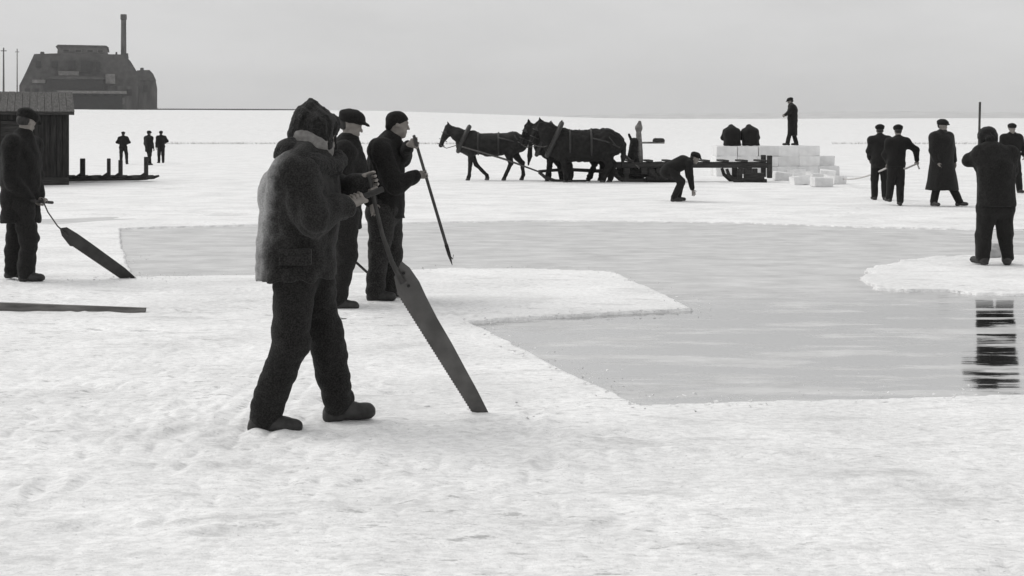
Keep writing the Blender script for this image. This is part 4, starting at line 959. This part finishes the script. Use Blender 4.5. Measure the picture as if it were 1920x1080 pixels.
r2_ = ramp(nt, [(.54, 0.0), (.68, .5)]); L.new(noise(2.6, 9, (.45, 1.5, 1), .12, .68), r2_.inputs[0])       # bare icy streaks
r3_ = ramp(nt, [(.575, 0.0), (.63, .6)]); L.new(noise(8.5, 10, (.6, 1.5, 1), -.1, .74), r3_.inputs[0])      # small dark scrapes
r4_ = ramp(nt, [(.38, 0.0), (.55, 1.0)]); L.new(noise(.35, 3), r4_.inputs[0])
r5_ = ramp(nt, [(.38, .80), (.60, 1.0)]); L.new(noise(30, 8, (.6, 1.2, 1), 0, .7), r5_.inputs[0])
col = mixc(r2_.outputs[0], r1_.outputs[0], .50)
col = mixc(None, col, r5_.outputs[0], 'MULTIPLY')
f3 = nd(nt, 'ShaderNodeMath', operation='MULTIPLY'); L.new(r3_.outputs[0], f3.inputs[0]); L.new(r4_.outputs[0], f3.inputs[1])
col = mixc(f3.outputs[0], col, .26)
r6_ = ramp(nt, [(.60, 0.0), (.68, .75)]); L.new(noise(48, 5, (.7, 1, 1), 0, .7), r6_.inputs[0]); col = mixc(r6_.outputs[0], col, .44)
r7_ = ramp(nt, [(.62, 0.0), (.70, .6)]); L.new(noise(17, 6, (.5, 1.2, 1), .06, .72), r7_.inputs[0]); col = mixc(r7_.outputs[0], col, .40)
L.new(col, b.inputs['Base Color'])
b.inputs['Roughness'].default_value = .75; b.inputs['Specular IOR Level'].default_value = .2
bp1 = nd(nt, 'ShaderNodeBump'); bp1.inputs['Strength'].default_value = .55; bp1.inputs['Distance'].default_value = .03; L.new(noise(14, 8, (.7, 1, 1), 0, .65), bp1.inputs['Height'])
bp2 = nd(nt, 'ShaderNodeBump'); bp2.inputs['Strength'].default_value = .4; bp2.inputs['Distance'].default_value = .008; L.new(noise(70, 4), bp2.inputs['Height']); L.new(bp1.outputs[0], bp2.inputs['Normal'])
L.new(bp2.outputs[0], b.inputs['Normal'])
gr = mesh_obj('snow_ground', np.stack([XX, YY, ZZ], -1).reshape(-1, 3), Q, m, None, True); tag(gr, kind='structure')

# water and skim ice in the cut
WL = -.028
m = bpy.data.materials.new('water_and_skim_ice'); m.use_nodes = True; nt = m.node_tree; L = nt.links
for n_ in list(nt.nodes):
    if n_.type != 'OUTPUT_MATERIAL': nt.nodes.remove(n_)
outn = nt.nodes['Material Output']; tc = nd(nt, 'ShaderNodeTexCoord')
gl = nd(nt, 'ShaderNodeBsdfGlossy'); gl.inputs['Color'].default_value = (.84, .84, .84, 1); gl.inputs['Roughness'].default_value = .06
dk = nd(nt, 'ShaderNodeBsdfDiffuse'); dk.inputs['Color'].default_value = (.035, .036, .037, 1)
fz = nd(nt, 'ShaderNodeFresnel'); fz.inputs['IOR'].default_value = 5.0
mw = nd(nt, 'ShaderNodeMixShader'); mw.inputs[0].default_value = .9; L.new(dk.outputs[0], mw.inputs[1]); L.new(gl.outputs[0], mw.inputs[2])
ic = nd(nt, 'ShaderNodeBsdfPrincipled'); ic.inputs['Roughness'].default_value = .55; ic.inputs['Specular IOR Level'].default_value = .25
ir = ramp(nt, [(.34, .43), (.64, .62)]); L.new(noise(2.4, 9, (.6, 1.1, 1), 0, .72), ir.inputs[0]); L.new(ir.outputs[0], ic.inputs['Base Color'])
sep = nd(nt, 'ShaderNodeSeparateXYZ'); L.new(tc.outputs['Object'], sep.inputs[0])
mr = nd(nt, 'ShaderNodeMapRange'); mr.inputs['From Min'].default_value = 11.2; mr.inputs['From Max'].default_value = 13.2; L.new(sep.outputs['Y'], mr.inputs['Value'])
nz = noise(2.2, 7, (.30, 1.25, 1), .03, .62); rr_ = ramp(nt, [(.49, 0.0), (.56, .88)]); L.new(nz, rr_.inputs[0])
mx = nd(nt, 'ShaderNodeMath', operation='MAXIMUM'); L.new(mr.outputs[0], mx.inputs[0]); L.new(rr_.outputs[0], mx.inputs[1])
ms = nd(nt, 'ShaderNodeMixShader'); L.new(mx.outputs[0], ms.inputs[0]); L.new(mw.outputs[0], ms.inputs[1]); L.new(ic.outputs[0], ms.inputs[2])
wb = nd(nt, 'ShaderNodeBump'); wb.inputs['Strength'].default_value = .06; wb.inputs['Distance'].default_value = .02; L.new(noise(3.0, 3, (.4, 2.6, 1)), wb.inputs['Height']); L.new(wb.outputs[0], gl.inputs['Normal'])
L.new(ms.outputs[0], outn.inputs['Surface'])
wt = mesh_obj('pond_water', [(-9, 5.5, WL), (26, 5.5, WL), (26, 26, WL), (-9, 26, WL)], [(0, 1, 2, 3)], m); tag(wt, kind='structure')

# ice chips along the cut and round the saws
m = MB(); rr = np.random.default_rng(3)
def chip(x, y, s_):
    vs = [V(*rr.normal(0, 1, 3)) for _ in range(5)]; vs = [unit(v) * s_ * V(1, 1, .5) * rr.uniform(.6, 1.2) + V(x, y, s_ * .2) for v in vs]
    m.add(vs, [(0, 1, 2), (0, 2, 3), (0, 3, 4), (0, 4, 1), (1, 3, 2), (1, 4, 3)])
for (cx, cy, n_, sp, sz) in ((-.18, 7.05, 260, .22, .011), (-4.1, 13.8, 120, .3, .014), (-1.3, 6.6, 120, .6, .009), (.4, 5.6, 160, 1.4, .01)):
    for _ in range(n_): chip(cx + rr.normal(0, sp), cy + rr.normal(0, sp * .7), sz * rr.uniform(.4, 1.5))
for _ in range(90): chip(-.18 + rr.normal(0, .16), 7.0 + rr.normal(0, .12), .022 * rr.uniform(.5, 1.5))
for _ in range(140): chip(rr.uniform(-4, 4), rr.uniform(4.6, 7.0), .012 * rr.uniform(.5, 1.7))
for i in range(len(pool)):
    x0, y0 = pool[i]; x1, y1 = pool[(i + 1) % len(pool)]
    if y0 > 16 or abs(x0) > 6: continue
    for _ in range(28):
        t = rr.uniform(); chip(x0 + (x1 - x0) * t + rr.normal(0, .12), y0 + (y1 - y0) * t + rr.normal(0, .12), .012 * rr.uniform(.4, 1.6))
chips = m.build('ice_chips', M_CHIP); tag(chips, 'scattered small white ice chips along the cut edge and round the saws', 'ice chips', kind='stuff')

# reeds along the far shore line
m = MB()
for i in range(2600):
    px = rr.choice([rr.uniform(290, 860), rr.uniform(1560, 2000)], p=[.6, .4]); yy = 182 + rr.normal(0, 2.5); x = (px - 960) / F * yy
    h_ = rr.uniform(.12, .42); a = rr.normal(0, .12)
    m.add([(x - .014, yy, 0), (x + .014, yy, 0), (x + a, yy, h_ + .05)], [(0, 1, 2)])
rd = m.build('shore_reeds', mat('dry_reeds', g(.2), g(.32), rough=.9, scale=1)); tag(rd, 'thin dry reeds in a line along the far shore', 'reeds', kind='stuff')

# far hills
vs, fs = [], []
xs = np.linspace(-1600, 1600, 240)
def hill(x): 
    return 24 + 14 * smooth(-300, 300, x) + 5 * vnoise(x / 330, x * 0, 3) + 1.5 * vnoise(x / 90, x * 0, 4) + .8 * vnoise(x / 14, x * 0, 5)
top = hill(xs)
for j, (yy, f_) in enumerate(((1700, -.3), (1950, .55), (2200, 1.0), (2500, .6))):
    for x, t in zip(xs, top): vs.append((x * yy / 2200, yy, -6 + (t + 6) * f_))
for j in range(3):
    for i in range(239):
        a = j * 240 + i; fs.append((a, a + 1, a + 241, a + 240))
hl_ = mesh_obj('hills', vs, fs, mat('wooded_snowy_hills', g(.48, 0), g(.62, 0), rough=.95, scale=.03, detail=8), None, True); tag(hl_, kind='structure')

# ------------------------------------------------------------------ light, air, camera
sun_dir = unit(V(-.68, .26, .70))
el = math.asin(sun_dir[2]); az = math.atan2(sun_dir[0], sun_dir[1])
sd_ = bpy.data.lights.new('sun', 'SUN'); sd_.energy = 1.5; sd_.angle = R(40); sd_.color = (1, .985, .96)
so = bpy.data.objects.new('sun', sd_); COL.objects.link(so); so.rotation_euler = Vector(tuple(sun_dir)).to_track_quat('Z', 'Y').to_euler()
w = bpy.data.worlds.new('World'); scene.world = w; w.use_nodes = True; nt = w.node_tree; L = nt.links
bg = nt.nodes['Background']; sky = nd(nt, 'ShaderNodeTexSky'); sky.sky_type = 'NISHITA'; sky.sun_disc = False; sky.sun_elevation = el; sky.sun_rotation = az; sky.dust_density = 4.0
bw = nd(nt, 'ShaderNodeRGBToBW'); L.new(sky.outputs[0], bw.inputs[0])
tc = nd(nt, 'ShaderNodeTexCoord')
nz = nd(nt, 'ShaderNodeTexNoise'); nz.inputs['Scale'].default_value = 3.2; nz.inputs['Detail'].default_value = 7; nz.inputs['Roughness'].default_value = .62
mp = nd(nt, 'ShaderNodeMapping'); mp.inputs['Scale'].default_value = (1, 1, 3.0); L.new(tc.outputs['Generated'], mp.inputs[0]); L.new(mp.outputs[0], nz.inputs['Vector'])
cl = ramp(nt, [(.3, .87), (.7, 1.03)]); L.new(nz.outputs[0], cl.inputs[0])
ov = nd(nt, 'ShaderNodeMath', operation='MULTIPLY'); L.new(cl.outputs[0], ov.inputs[0]); ov.inputs[1].default_value = 7.0
mxv = nd(nt, 'ShaderNodeMix', data_type='FLOAT'); mxv.inputs[0].default_value = .85; L.new(bw.outputs[0], mxv.inputs[2]); L.new(ov.outputs[0], mxv.inputs[3])
L.new(mxv.outputs[0], bg.inputs['Color']); bg.inputs['Strength'].default_value = .108

HAZE = 0.00026
if HAZE > 0:
    m = MB(); m.box((0, 1250, 40), (2200, 1330, 64)); hz = m.build('haze', None); tag(hz, kind='stuff')
    hm = bpy.data.materials.new('haze_air'); hm.use_nodes = True; nt = hm.node_tree
    for n_ in list(nt.nodes):
        if n_.type != 'OUTPUT_MATERIAL': nt.nodes.remove(n_)
    pv = nd(nt, 'ShaderNodeVolumePrincipled'); pv.inputs['Color'].default_value = (.95, .95, .95, 1); pv.inputs['Density'].default_value = HAZE
    nt.links.new(pv.outputs[0], nt.nodes['Material Output'].inputs['Volume']); hz.data.materials.append(hm)

cd = bpy.data.cameras.new('camera'); cam = bpy.data.objects.new('camera', cd); COL.objects.link(cam)
cam.location = (0, 0, CAM_H); cam.rotation_euler = (R(90), 0, 0)
cd.sensor_width = 36; cd.lens = 36 * F / 1920; cd.shift_y = -(540 - HOR) / 1920; cd.clip_start = .1; cd.clip_end = 20000
scene.camera = cam
scene.view_settings.view_transform = 'Standard'; scene.view_settings.look = 'None'; scene.view_settings.exposure = 0.12; scene.view_settings.gamma = 1
scene.render.film_transparent = False
